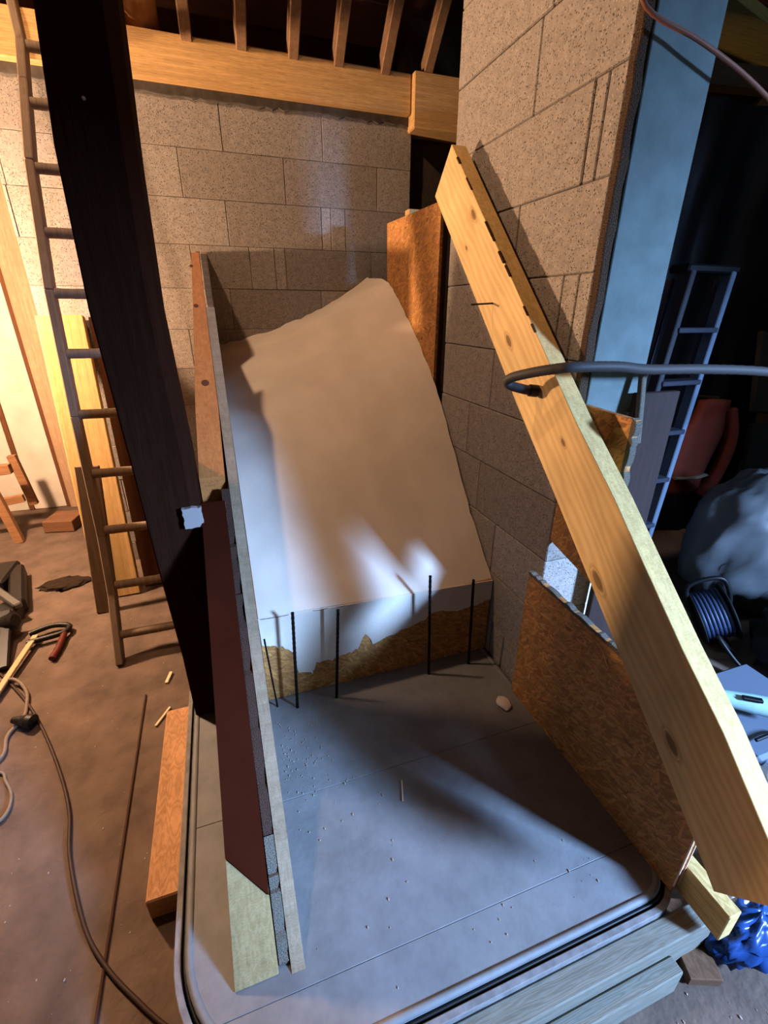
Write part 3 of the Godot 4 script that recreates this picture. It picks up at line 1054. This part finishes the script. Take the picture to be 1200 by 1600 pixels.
	# torn bark edge along the upper arris
	for s in [[-1.61, 0.447], [-1.54, 0.379], [-1.40, 0.243], [-1.36, 0.205], [-1.31, 0.157], [-1.27, 0.119], [-1.16, 0.013], [-1.115, -0.03]]:
		var l := rng.randf_range(0.018, 0.045)
		part("bark_shred", beam(Vector3(0.8, s[1], s[0]), Vector3(0.8, s[1] - l * 0.95, s[0] + l), rng.randf_range(0.003, 0.006), rng.randf_range(0.005, 0.010), Vector3.RIGHT, 0.001), mat("bark", Color(0.42, 0.26, 0.15), tex.fine, Vector3(8, 8, 8), 0.95, 0.4), br)
	one("long_nail", beam(Vector3(0.802, 0.022, -1.318), Vector3(0.728, 0.018, -1.322), 0.005, 0.005), mat("nail_steel", Color(0.16, 0.13, 0.12), null, Vector3.ONE, 0.5), "dark nail sticking straight out of the upper half of the diagonal brace", "nail")
	# timber stubs at the foot of the brace
	one("timber_stub", beam(Vector3(0.891, -1.215, -0.62), Vector3(0.888, -1.215, -0.268), 0.036, 0.09, Vector3.UP, 0.002), pale_z, "pale sawn timber stub with a frayed end under the foot of the diagonal brace", "timber")
	one("board_offcut", beam(Vector3(0.925, -1.40, -0.40), Vector3(0.868, -1.40, -0.252), 0.075, 0.03, Vector3.UP, 0.002), wood("brown_offcut", Color(0.42, 0.30, 0.22), "z"), "brown board offcut on the floor at the right end of the front planks", "offcut")
	# the hose
	var hp := begin()
	tube_into(hp, smooth_path([Vector3(0.782, -0.194, -1.05), Vector3(0.752, -0.188, -1.055), Vector3(0.722, -0.178, -1.072), Vector3(0.716, -0.160, -1.06), Vector3(0.735, -0.140, -1.0), Vector3(0.76, -0.125, -0.94), Vector3(0.79, -0.119, -0.91), Vector3(0.9, -0.120, -0.897), Vector3(1.0, -0.130, -0.9), Vector3(1.2, -0.136, -0.9), Vector3(1.45, -0.152, -0.9), Vector3(1.85, -0.20, -0.9), Vector3(2.5, -0.24, -0.95), Vector3(3.39, -0.10, -1.0)], 14), 0.0125, 12, 1.0, 0.035)
	var hose := one("conduit_hose", hp.commit(), mat("grey_conduit", Color(0.23, 0.215, 0.21), null, Vector3.ONE, 0.6), "dark flexible conduit looping over the diagonal brace and off to the right", "hose")
	part("end_cap", lathe([Vector2(0, 0), Vector2(0, 0.016), Vector2(0.022, 0.016), Vector2(0.024, 0.0)], Vector3(0.772, -0.192, -1.05), Vector3(1, -0.12, 0.2), 14), black, hose)
	one("thin_wire", tube([Vector3(0.84, 0.62, -0.99), Vector3(0.863, 0.536, -0.965), Vector3(0.987, 0.498, -0.945), Vector3(1.12, 0.462, -0.94), Vector3(1.27, 0.420, -0.95), Vector3(1.5, 0.36, -0.98), Vector3(2.2, 0.20, -1.0), Vector3(3.39, 0.22, -1.05)], 0.0045, 6, 8), mat("copper_brown", Color(0.50, 0.31, 0.23), null, Vector3.ONE, 0.5), "thin reddish brown pipe crossing the top of the blue panel", "pipe")
	# blue insulation panel on the end of the pier
	one("insulation_sheet", box(Vector3(0.912, -0.258, -1.008), Vector3(1.092, 2.5, -0.988), 0.002), mats["blue_insulation"], "tall light blue insulation panel fixed to the end of the block pier", "insulation panel")

func build_rebars(rust: Material) -> void:
	var bars := [
		[Vector3(0.105, SLAB, -1.21), Vector3(0.118, -0.868, -1.212), "rusty rebar at the left, in front of the bare chipboard corner of the riser"],
		[Vector3(0.244, SLAB, -1.21), Vector3(0.263, -0.889, -1.21), "second rusty rebar from the left, before the lit plaster of the riser"],
		[Vector3(0.602, SLAB, -1.21), Vector3(0.587, -0.825, -1.21), "third rusty rebar from the left, its top overlapping the ramp edge"],
		[Vector3(0.772, SLAB, -1.21), Vector3(0.758, -0.875, -1.21), "rightmost rusty rebar, in the shade near the block pier"],
		[Vector3(0.040, SLAB, -1.235), Vector3(0.024, -0.965, -1.235), "thin rusty bar half hidden by the left form board"],
	]
	for k in bars.size():
		var b = bars[k]
		var st := begin()
		var r := 0.0052 if k < 4 else 0.003
		var path := PackedVector3Array()
		for i in 41:
			path.append(b[0].lerp(b[1], i / 40.0))
		tube_into(st, path, r, 8, 1.0, 0.10)
		one("rebar", st.commit(), rust, b[2], "rebar", Vector3.ZERO, "rebars standing in the landing slab")

# ---------------------------------------------------------------- ladder
func build_ladder(w: Material) -> void:
	var t := thing("wooden_ladder", "old bowed wooden ladder leaning on the back wall behind the dark post", "ladder")
	var ly := [[FLOOR, -1.85], [-1.15, -2.0], [-0.9, -2.075], [-0.4, -2.155], [0.06, -2.25], [0.5, -2.43], [0.8, -2.63], [0.96, -2.735], [1.12, -2.745]]
	for s in [-0.575, -0.30]:
		var st := begin()
		for i in ly.size() - 1:
			var a := Vector3(s, ly[i][0], ly[i][1])
			var b := Vector3(s, ly[i + 1][0], ly[i + 1][1])
			var o := (b - a).normalized() * 0.003
			beam_into(st, a, b + o, 0.030, 0.056, Vector3(0, 0.2, 1), 0.004)
		part("rail", st.commit(), w, t)
	var c := Curve.new()
	for y in [-1.31, -1.115, -0.876, -0.631, -0.39, -0.16, 0.056, 0.268, 0.49, 0.732, 0.955]:
		var z := 0.0
		for i in ly.size() - 1:
			if y >= ly[i][0] and y <= ly[i + 1][0]:
				z = lerpf(ly[i][1], ly[i + 1][1], (y - ly[i][0]) / (ly[i + 1][0] - ly[i][0]))
		part("rung", tube([Vector3(-0.572, y, z), Vector3(-0.44, y - 0.001, z), Vector3(-0.303, y, z)], 0.019, 2, 10), w, t)

# ---------------------------------------------------------------- left of the post
func build_left_things(pale_y: Material, grey_y: Material, brown_y: Material, white_board: Material, steel: Material, black: Material) -> void:
	# boards leaning on the back wall
	one("leaning_board", beam(Vector3(-0.665, FLOOR, -2.44), Vector3(-0.70, -0.03, -2.795), 0.20, 0.045, Vector3(0, 0.2, 1), 0.003), pale_y, "wide pale board leaning on the block wall behind the ladder", "board")
	one("leaning_board", beam(Vector3(-0.505, FLOOR, -2.50), Vector3(-0.54, -0.035, -2.81), 0.085, 0.03, Vector3(0, 0.2, 1), 0.003), brown_y, "narrow brown board leaning on the block wall right of the wide pale board", "board")
	one("leaning_board", beam(Vector3(-0.70, FLOOR, -2.30), Vector3(-0.655, -0.68, -2.42), 0.10, 0.03, Vector3(0, 0.2, 1), 0.003), grey_y, "short grey brown board standing in front of the wide pale board", "board")
	# the back room
	var d1 := thing("cream_panel", "tall cream panel with brown edges standing in the opening beyond the wall end", "panel")
	part("leaf", box(Vector3(-1.49, FLOOR + 0.002, -3.99), Vector3(-1.275, 0.78, -3.95), 0.003), white_board, d1)
	part("edge_strip", box(Vector3(-1.275, FLOOR + 0.002, -3.995), Vector3(-1.245, 0.78, -3.94), 0.003), brown_y, d1)
	part("edge_strip", box(Vector3(-1.52, FLOOR + 0.002, -3.995), Vector3(-1.49, 0.78, -3.94), 0.003), brown_y, d1)
	one("tall_plank", box(Vector3(-1.24, FLOOR, -3.96), Vector3(-1.10, 0.85, -3.91), 0.003), wood("pinkish_plank", Color(0.74, 0.62, 0.52), "y"), "tall pinkish plank beside the cream panel in the back room", "plank")
	one("white_sheet", box(Vector3(-2.3, FLOOR, -3.99), Vector3(-1.53, 0.85, -3.96), 0.003), white_board, "wide pale sheet leaning behind the low trestle at the far left", "panel")
	var tr := thing("low_trestle", "low wooden trestle standing on the floor at the far left", "trestle")
	var tm := wood("trestle_wood", Color(0.60, 0.44, 0.32), "x")
	for p in [[Vector3(-1.40, FLOOR, -3.34), Vector3(-1.49, -0.93, -3.40)], [Vector3(-1.36, FLOOR + 0.16, -3.62), Vector3(-1.40, -0.90, -3.62)], [Vector3(-1.86, FLOOR, -3.30), Vector3(-1.86, -0.93, -3.36)], [Vector3(-1.86, FLOOR, -3.64), Vector3(-1.86, -0.93, -3.60)]]:
		part("leg", beam(p[0], p[1], 0.05, 0.04, Vector3.BACK), tm, tr)
	part("top_rail", beam(Vector3(-1.92, -0.96, -3.40), Vector3(-1.34, -0.93, -3.40), 0.05, 0.06), tm, tr)
	part("cross_rail", beam(Vector3(-1.90, -1.20, -3.38), Vector3(-1.33, -1.14, -3.42), 0.035, 0.05), tm, tr)
	one("wood_offcut", beam(Vector3(-1.27, -1.375, -3.54), Vector3(-1.08, -1.375, -3.50), 0.20, 0.08, Vector3.UP, 0.004), wood("offcut_wood", Color(0.50, 0.36, 0.27), "x"), "thick wood offcut lying at the foot of the tall pinkish plank", "offcut")
	# tool case and clamp at the left edge
	var tc := thing("tool_case", "dark jumble of clamp jaws piled on the floor at the left edge", "tools")
	var dm := mat("dark_tool", Color(0.10, 0.085, 0.08), null, Vector3.ONE, 0.45)
	part("case_body", box(Vector3(-1.38, FLOOR, -2.42), Vector3(-1.09, FLOOR + 0.08, -1.90), 0.012), dm, tc)
	part("jaw", box(Vector3(-1.33, FLOOR, -2.86), Vector3(-1.23, FLOOR + 0.10, -2.62), 0.012), dm, tc)
	part("jaw", beam(Vector3(-1.24, FLOOR + 0.05, -2.82), Vector3(-1.11, FLOOR + 0.05, -2.40), 0.07, 0.08, Vector3.UP, 0.012), dm, tc)
	part("bracket", beam(Vector3(-1.26, FLOOR + 0.11, -2.55), Vector3(-1.08, FLOOR + 0.09, -2.34), 0.04, 0.03, Vector3.UP, 0.006), steel, tc)
	part("screw_knob", lathe([Vector2(-0.03, 0.0), Vector2(-0.03, 0.035), Vector2(0.02, 0.045), Vector2(0.03, 0.03), Vector2(0.03, 0.0)], Vector3(-1.08, FLOOR + 0.08, -2.22), Vector3(1, 0.3, 0.2), 16), dm, tc)
	part("plate", beam(Vector3(-1.12, FLOOR + 0.095, -2.30), Vector3(-1.04, FLOOR + 0.02, -1.95), 0.05, 0.02, Vector3.UP, 0.004), dm, tc)
	var cl := thing("bar_clamp", "bar clamp with a pale steel bar lying over the floor at the left", "clamp")
	part("bar", beam(Vector3(-1.01, FLOOR + 0.022, -1.70), Vector3(-0.965, FLOOR + 0.035, -2.14), 0.024, 0.012), mat("brass_bar", Color(0.66, 0.55, 0.40), null, Vector3.ONE, 0.4), cl)
	part("fixed_jaw", tube([Vector3(-1.0, FLOOR + 0.03, -2.17), Vector3(-0.92, FLOOR + 0.035, -2.20), Vector3(-0.85, FLOOR + 0.03, -2.19), Vector3(-0.838, FLOOR + 0.03, -2.155), Vector3(-0.87, FLOOR + 0.03, -2.125), Vector3(-0.99, FLOOR + 0.03, -2.10)], 0.013, 5, 8), dm, cl)
	part("handle", tube([Vector3(-0.85, FLOOR + 0.025, -2.13), Vector3(-0.85, FLOOR + 0.02, -2.03), Vector3(-0.858, FLOOR + 0.018, -1.96)], 0.014, 4, 8), mat("red_handle", Color(0.32, 0.11, 0.06), null, Vector3.ONE, 0.5), cl)
	# cables
	var F := FLOOR + 0.008
	one("dark_cable", tube([Vector3(-1.06, F, -1.96), Vector3(-0.93, F, -1.79), Vector3(-0.82, F, -1.62), Vector3(-0.70, F, -1.39), Vector3(-0.615, F, -1.19), Vector3(-0.575, F, -1.03), Vector3(-0.50, F, -0.84), Vector3(-0.43, F, -0.73), Vector3(-0.35, F, -0.64), Vector3(-0.29, F, -0.58), Vector3(-0.20, F, -0.50)], 0.0052, 6, 8), mat("brown_cable", Color(0.20, 0.13, 0.10), null, Vector3.ONE, 0.6), "long dark cable running in a curve over the floor left of the slab", "cable")
	var wc := thing("plug_cable", "pale cable with a dark plug lying beside the bar clamp", "cable")
	var cm := mat("pale_cable", Color(0.42, 0.36, 0.31), null, Vector3.ONE, 0.6)
	part("cord", tube([Vector3(-1.08, F, -1.87), Vector3(-0.97, F + 0.02, -1.86), Vector3(-0.90, F + 0.01, -1.78), Vector3(-0.875, F, -1.69), Vector3(-0.87, F, -1.635), Vector3(-0.895, F, -1.56), Vector3(-0.88, F, -1.47), Vector3(-0.93, F, -1.40)], 0.007, 6, 8), cm, wc)
	part("plug", lathe([Vector2(-0.045, 0.0), Vector2(-0.045, 0.012), Vector2(-0.01, 0.018), Vector2(0.015, 0.026), Vector2(0.035, 0.026), Vector2(0.036, 0.0)], Vector3(-0.85, FLOOR + 0.026, -1.60), Vector3(0.9, 0, 0.4), 14), dm, wc)
	one("cable_loop", tube([Vector3(-0.95, F, -1.44), Vector3(-0.86, F, -1.40), Vector3(-0.835, F, -1.36), Vector3(-0.80, F, -1.30), Vector3(-0.79, F, -1.24), Vector3(-0.81, F, -1.21), Vector3(-0.86, F, -1.24), Vector3(-0.85, F + 0.01, -1.33), Vector3(-0.90, F, -1.38)], 0.005, 6, 8), cm, "thin pale cable coiled in a loop at the left edge of the floor", "cable")
	one("floor_lath", beam(Vector3(-0.448, FLOOR + 0.004, -1.62), Vector3(-0.435, FLOOR + 0.004, -0.60), 0.007, 0.006), mat("dark_lath", Color(0.24, 0.15, 0.11), null, Vector3.ONE, 0.9), "thin dark lath lying straight on the floor beside the side plank", "lath")

# ---------------------------------------------------------------- right of the pier
func build_right_room(darkroom: Material, sheet: Material, alu: Material, white_board: Material, black: Material, blue: Material) -> void:
	# black sheet added across the room to keep it dark, with folds
	var st := begin()
	st.set_smooth_group(0)
	var nz := FastNoiseLite.new()
	nz.seed = 31
	nz.frequency = 1.6
	var n := 40
	var at := func(i: int, j: int, off: float) -> Vector3:
		var x := lerpf(1.10, 3.39, i / float(n))
		var y := lerpf(FLOOR, 0.86 + 0.12 * (i / float(n)), j / 20.0)
		return Vector3(x, y, -2.12 + 0.07 * nz.get_noise_2d(x * 2.4, y * 0.5) + 0.03 * sin(x * 9.0) + off)
	for i in n:
		for j in 20:
			var q := [at.call(i, j, 0.0), at.call(i, j + 1, 0.0), at.call(i + 1, j + 1, 0.0), at.call(i + 1, j, 0.0)]
			for k in [0, 1, 2, 0, 2, 3]:
				st.add_vertex(q[k])
			var r := [at.call(i, j, -0.004), at.call(i, j + 1, -0.004), at.call(i + 1, j + 1, -0.004), at.call(i + 1, j, -0.004)]
			for k in [0, 2, 1, 0, 3, 2]:
				st.add_vertex(r[k])
	st.index()
	st.generate_normals()
	one("added_dark_sheet", st.commit(), sheet, "added black sheet hanging in folds to keep the room behind the stepladder dark", "sheeting")
	# joists up in the right corner
	var jm := wood("yellow_joist", Color(0.62, 0.60, 0.38), "x")
	one("ceiling_joist", beam(Vector3(1.2, 1.34, -2.0), Vector3(3.39, 1.34, -2.56), 0.26, 0.05), jm, "pale yellowish joist crossing the top right corner", "joist")
	var jb := wood("brown_joist", Color(0.30, 0.23, 0.16), "x")
	one("ceiling_joist", beam(Vector3(1.8, 1.18, -2.52), Vector3(3.39, 1.18, -2.78), 0.08, 0.16), jb, "brown joist below and behind the pale yellowish joist", "joist")
	one("ceiling_joist", beam(Vector3(1.3, 1.02, -2.3), Vector3(3.39, 1.10, -2.2), 0.08, 0.09), jb, "low brown rail from which the added black sheet hangs", "joist")
	# stepladder, folded and leaning
	var sl := thing("stepladder", "folded aluminium stepladder leaning against the added black sheet", "stepladder")
	var pt := Vector3(2.30, 0.17, -1.74)
	var pb := Vector3(1.90, FLOOR, -1.52)
	for s in [[0.0, 0.0], [-0.25, 0.0]]:
		part("rail", beam(pb + Vector3(s[0], 0, s[1]), pt + Vector3(s[0], 0.0, s[1]), 0.030, 0.055, Vector3(0, 0.2, 1), 0.004), alu if s[0] == 0.0 else mat("shaded_alu", Color(0.17, 0.17, 0.19), null, Vector3.ONE, 0.5), sl)  # left rail coloured darker for shade, right rail kept bright
	for s in [0.03, -0.28]:
		part("rear_rail", beam(pb + Vector3(s + 0.05, 0, -0.075), pt + Vector3(s + 0.02, -0.03, -0.08), 0.022, 0.035, Vector3(0, 0.2, 1), 0.003), mat("grey_alu", Color(0.20, 0.20, 0.24), null, Vector3.ONE, 0.45), sl)
	for k in 6:
		var c := pb.lerp(pt, 0.12 + 0.145 * k)
		part("step", beam(c + Vector3(-0.245, 0, 0.0), c + Vector3(-0.005, 0, 0.0), 0.075, 0.022, Vector3.UP, 0.003), mat("grey_alu", Color.WHITE), sl)
	part("top_cap", beam(pt + Vector3(-0.285, 0.01, -0.03), pt + Vector3(0.035, 0.01, -0.03), 0.11, 0.035, Vector3.UP, 0.008), black, sl)
	# dark brown board in front of it
	one("dark_board", box(Vector3(1.05, FLOOR, -0.975), Vector3(1.20, -0.20, -0.955), 0.002), wood("dark_brown_board", Color(0.20, 0.14, 0.13), "y"), "dark brown board standing upright beside the OSB offcut under the blue panel", "board")
	one("pale_lath", beam(Vector3(1.055, -0.33, -0.93), Vector3(1.058, -0.14, -0.965), 0.016, 0.016, Vector3.BACK), mat("pale_chip_edge", Color.WHITE), "short pale chip lath upright beside the blue panel foot", "lath")
	# white boards seen through the gap
	var wbd := thing("white_insulation", "white board with faint pencil marks seen through the gap under the brace", "insulation panel")
	part("board", beam(Vector3(1.30, FLOOR + 0.002, -1.22), Vector3(1.30, -0.70, -1.36), 0.46, 0.03, Vector3.BACK, 0.003), white_board, wbd)
	part("pencil_mark", tube([Vector3(1.17, -0.93, -1.295), Vector3(1.185, -0.92, -1.297), Vector3(1.195, -0.935, -1.294), Vector3(1.21, -0.925, -1.296), Vector3(1.225, -0.935, -1.294), Vector3(1.24, -0.925, -1.296)], 0.0012, 4, 5), mat("pencil", Color(0.35, 0.37, 0.42), null, Vector3.ONE, 0.8), wbd)
	one("white_lath", beam(Vector3(1.085, FLOOR, -1.08), Vector3(1.072, -0.72, -1.10), 0.05, 0.02, Vector3.BACK, 0.002), white_board, "white lath standing left of the white board behind the gap", "lath")
	one("dark_bracket", beam(Vector3(1.135, -0.845, -1.15), Vector3(1.165, -0.88, -1.12), 0.022, 0.03, Vector3.BACK, 0.002), black, "small black bracket in front of the white board behind the gap", "bracket")
	# jacket
	var jk := thing("orange_jacket", "faded orange work jacket hanging beside the stepladder", "jacket", Vector3(2.70, -0.72, -1.92))
	var js := begin()
	js.set_smooth_group(0)
	var w := 12
	var h := 18
	var jp := func(i: int, j: int) -> Vector3:
		var a := TAU * i / (2.0 * w)
		var v := j / float(h)
		var half := lerpf(0.11, 0.17, smoothstep(0.0, 0.4, v)) - 0.02 * smoothstep(0.6, 1.0, v)
		var x := cos(a) * half + 0.012 * sin(v * 7.0)
		var z := sin(a) * (0.05 + 0.012 * sin(a * 5.0 + v * 3.0))
		return Vector3(x - 0.09 * v, 0.25 - 0.55 * v, z)
	for j in h:
		for i in 2 * w:
			var a: Vector3 = jp.call(i, j)
			var b: Vector3 = jp.call(i + 1, j)
			var c: Vector3 = jp.call(i + 1, j + 1)
			var d: Vector3 = jp.call(i, j + 1)
			for q in [a, b, c, a, c, d]:
				js.add_vertex(q)
	for i in 2 * w:
		for q in [jp.call(i, 0), Vector3(0, 0.262, 0), jp.call(i + 1, 0)]:
			js.add_vertex(q)
		for q in [jp.call(i, h), jp.call(i + 1, h), Vector3(-0.09, -0.30, 0)]:
			js.add_vertex(q)
	js.index()
	js.generate_normals()
	var om := mat("orange_cloth", Color(0.45, 0.19, 0.13), tex.plaster, Vector3(4, 4, 4), 0.95)
	part("body", js.commit(), om, jk)
	part("sleeve", tube([Vector3(0.10, 0.20, 0.03), Vector3(0.15, 0.02, 0.05), Vector3(0.12, -0.20, 0.05), Vector3(0.05, -0.33, 0.04)], 0.045, 6, 12, 0.6), om, jk)
	part("reflective_band", tube([Vector3(-0.225, -0.185, 0.056), Vector3(-0.09, -0.195, 0.066), Vector3(0.03, -0.19, 0.05)], 0.022, 5, 8, 0.35), mat("band", Color(0.45, 0.42, 0.38), null, Vector3.ONE, 0.5), jk)
	one("coat_hook", beam(Vector3(2.70, -0.46, -2.03), Vector3(2.70, -0.45, -1.90), 0.012, 0.012), mat("nail_steel", Color.WHITE), "dark hook holding the orange jacket", "hook")
	# olive panels
	var ol := mat("olive_board", Color(0.17, 0.155, 0.125), tex.dust, Vector3(1, 1, 1), 0.9)
	one("olive_sheet", beam(Vector3(3.12, FLOOR, -1.72), Vector3(3.16, -0.62, -1.85), 0.40, 0.03, Vector3(0, 0, 1), 0.003), ol, "dull olive sheet leaning right of the stepladder, the lower of two", "sheet")
	one("olive_sheet", beam(Vector3(3.13, -0.56, -1.86), Vector3(3.18, -0.12, -1.98), 0.38, 0.03, Vector3(0, 0, 1), 0.003), ol, "dull olive sheet above the lower one, right of the orange jacket", "sheet")
	# grey sack
	one("grey_sack", blob(Vector3(0.38, 0.38, 0.26), 0.12, 0.8, 5, 0.12, 36), mat("grey_plastic", Color(0.35, 0.36, 0.37), tex.plaster, Vector3(2, 2, 2), 0.5), "big bulging grey plastic sack at the right edge", "sack", Vector3(2.50, -1.09, -1.36))
	# cable reel
	var re := thing("cable_reel", "dark cable reel wound with blue grey cable in front of the grey sack", "cable reel", Vector3(2.02, FLOOR + 0.135, -1.16))
	var ax := Vector3(0.75, 0.45, 0.5).normalized()
	for s in [-0.07, 0.06]:
		part("flange", lathe([Vector2(s, 0.0), Vector2(s, 0.125), Vector2(s + 0.005, 0.13), Vector2(s + 0.01, 0.125), Vector2(s + 0.01, 0.0)], Vector3.ZERO, ax, 28), black, re)
	var coil := begin()
	var sd := ax.cross(Vector3.UP).normalized()
	var su := sd.cross(ax)
	for k in 7:
		var ring := PackedVector3Array()
		for i in 29:
			var a := TAU * i / 28.0
			ring.append(ax * (-0.052 + 0.0165 * k) + (sd * cos(a) + su * sin(a)) * 0.105)
		tube_into(coil, ring, 0.0088, 7)
	part("wound_cable", coil.commit(), mat("blue_grey_cable", Color(0.16, 0.20, 0.29), null, Vector3.ONE, 0.45), re)
	part("handle", tube([ax * 0.07, ax * 0.09 + su * 0.10, ax * 0.07 + su * 0.18, ax * -0.05 + su * 0.18, ax * -0.08 + su * 0.10, ax * -0.07], 0.010, 6, 8), black, re)
	one("trailing_cable", tube([Vector3(1.98, FLOOR + 0.04, -1.0), Vector3(1.86, FLOOR + 0.16, -1.02), Vector3(1.90, FLOOR + 0.06, -0.90), Vector3(2.0, FLOOR + 0.02, -0.78), Vector3(1.80, FLOOR + 0.02, -0.70)], 0.008, 8, 8), black, "loose black cable trailing from the reel towards the grinder", "cable")
	# dark heap under the reel
	one("dark_tool_bag", blob(Vector3(0.30, 0.17, 0.20), 0.22, 1.8, 11, 0.2, 20), mat("black_cloth", Color(0.04, 0.04, 0.045), null, Vector3.ONE, 0.8), "black tool bag on the floor between reel and grinder", "bag", Vector3(2.30, FLOOR + 0.13, -0.86))
	# grinder
	var gr := thing("angle_grinder", "pale green and white angle grinder lying behind the lower end of the brace", "angle grinder", Vector3(1.63, FLOOR + 0.15, -0.72))
	var gm := mat("tool_white", Color(0.80, 0.86, 0.88), null, Vector3.ONE, 0.4)
	var gg := mat("tool_green", Color(0.55, 0.66, 0.65), null, Vector3.ONE, 0.4)
	var ga := Vector3(0.55, 0.0, 0.42).normalized()
	part("motor_body", lathe([Vector2(-0.12, 0.0), Vector2(-0.12, 0.026), Vector2(-0.05, 0.03), Vector2(0.0, 0.034), Vector2(0.08, 0.036), Vector2(0.085, 0.0)], Vector3.ZERO, ga, 16), gg, gr)
	part("gear_head", lathe([Vector2(-0.20, 0.0), Vector2(-0.20, 0.024), Vector2(-0.17, 0.036), Vector2(-0.12, 0.036), Vector2(-0.118, 0.0)], Vector3.ZERO, ga, 16), gm, gr)
	part("disc_guard", lathe([Vector2(0.0, 0.0), Vector2(0.0, 0.058), Vector2(0.024, 0.062), Vector2(0.026, 0.05), Vector2(0.026, 0.0)], ga * -0.165 + Vector3(0, -0.06, 0), Vector3.UP, 22), gm, gr)
	part("switch", beam(ga * -0.04 + Vector3(-0.012, 0.034, 0.016), ga * 0.02 + Vector3(-0.012, 0.036, 0.016), 0.018, 0.012), black, gr)
	part("cord", tube([ga * 0.084, ga * 0.14 + Vector3(0, -0.02, 0), ga * 0.17 + Vector3(-0.03, -0.04, 0.06), Vector3(0.02, -0.045, 0.10), Vector3(-0.08, -0.05, 0.09)], 0.006, 6, 8), black, gr)
	one("toolbox", box(Vector3(1.50, FLOOR, -0.92), Vector3(1.92, FLOOR + 0.085, -0.58), 0.012), mat("box_grey", Color(0.34, 0.37, 0.42), null, Vector3.ONE, 0.6), "low grey box that the angle grinder lies on", "box")
	one("white_bag", blob(Vector3(0.15, 0.09, 0.10), 0.24, 1.3, 3, 0.25, 22), mat("white_plastic", Color(0.80, 0.84, 0.88), null, Vector3.ONE, 0.35), "crumpled white plastic bag below the angle grinder at the right edge", "bag", Vector3(1.44, FLOOR + 0.068, -0.46))
	# blue bag in the corner
	var bb := thing("blue_bag", "crumpled blue and white plastic wrapper on the floor under the brace foot", "bag", Vector3(1.06, FLOOR + 0.05, -0.285))
	part("blue_side", blob(Vector3(0.125, 0.055, 0.062), 0.32, 1.6, 17, 0.2, 22), mat("blue_wrap", Color(0.13, 0.24, 0.43), null, Vector3.ONE, 0.25), bb)
	part("white_side", blob(Vector3(0.11, 0.05, 0.05), 0.32, 1.7, 23, 0.2, 20), mat("white_wrap", Color(0.82, 0.82, 0.90), null, Vector3.ONE, 0.25), bb, Vector3(0.07, 0.012, -0.045))

# ---------------------------------------------------------------- crumbs
func build_debris() -> void:
	var chip := mat("chip", Color(0.80, 0.72, 0.60), null, Vector3.ONE, 0.9)
	one("wood_splinter", beam(Vector3(-0.395, FLOOR + 0.005, -1.44), Vector3(-0.35, FLOOR + 0.005, -1.52), 0.010, 0.006), chip, "pale wood splinter on the floor near the top of the side plank", "splinter", Vector3.ZERO, "wood splinters on the floor")
	one("wood_splinter", beam(Vector3(-0.375, FLOOR + 0.005, -1.66), Vector3(-0.36, FLOOR + 0.008, -1.72), 0.014, 0.007), chip, "small curled wood splinter on the floor right of the ladder foot", "splinter", Vector3.ZERO, "wood splinters on the floor")
	one("wood_splinter", beam(Vector3(0.33, SLAB + 0.003, -0.78), Vector3(0.35, SLAB + 0.003, -0.84), 0.004, 0.003), chip, "thin pale splinter on the middle of the landing slab", "splinter", Vector3.ZERO, "wood splinters on the floor")
	one("plaster_lump", blob(Vector3(0.022, 0.010, 0.03), 0.25, 2.0, 2, 0.2, 10), mats["plaster"], "pale lump of plaster on the slab by the lower OSB board", "plaster lump", Vector3(0.79, SLAB + 0.007, -0.99))
	one("saw_dust_heap", blob(Vector3(0.10, 0.012, 0.06), 0.5, 3.0, 19, 0.3, 14), mat("dark_dust", Color(0.30, 0.22, 0.15), tex.fine, Vector3(6, 6, 6), 1.0, 0.4), "small dark heap of sawdust on the floor left of the leaning boards", "sawdust", Vector3(-0.98, FLOOR + 0.006, -2.66))
	# crumbs nobody could count
	var st := begin()
	box_into(st, Vector3(-0.5, -0.5, -0.5), Vector3(0.5, 0.5, 0.5), 0.2)
	var mm := MultiMesh.new()
	mm.transform_format = MultiMesh.TRANSFORM_3D
	mm.mesh = st.commit()
	mm.instance_count = 420
	for i in 420:
		var s := rng.randf_range(0.0010, 0.0034)
		var p: Vector3
		if i < 130:
			p = Vector3(0.03 + absf(rng.randfn(0.0, 0.10)), SLAB + s * 0.4, -1.05 + rng.randfn(0.0, 0.12))
		elif i < 220:
			p = Vector3(rng.randf_range(0.03, 0.84), SLAB + s * 0.4, rng.randf_range(-1.25, -0.42))
		elif i < 330:
			s *= 1.2
			p = Vector3(rng.randf_range(0.2, 1.0), FLOOR + s * 0.4, rng.randf_range(-0.262, -0.05))
		else:
			s *= 1.1
			p = Vector3(rng.randf_range(-1.1, -0.36), FLOOR + s * 0.4, rng.randf_range(-2.3, -0.5))
		p.z = clampf(p.z, -2.6, -0.05)
		if i < 130:
			p.z = maxf(p.z, -1.255)
		mm.set_instance_transform(i, Transform3D(Basis.from_euler(Vector3(rng.randf() * 6.0, rng.randf() * 6.0, rng.randf() * 6.0)).scaled(Vector3(s, s * 0.7, s * rng.randf_range(0.8, 2.2))), p))
	var o := MultiMeshInstance3D.new()
	o.name = "crumbs"
	o.multimesh = mm
	o.material_override = mat("crumb", Color(0.58, 0.53, 0.48), null, Vector3.ONE, 0.95)
	add_child(o)
	o.set_meta("kind", "stuff")
	tag(o, "scattered pale crumbs of plaster and wood on slab and floor", "debris")
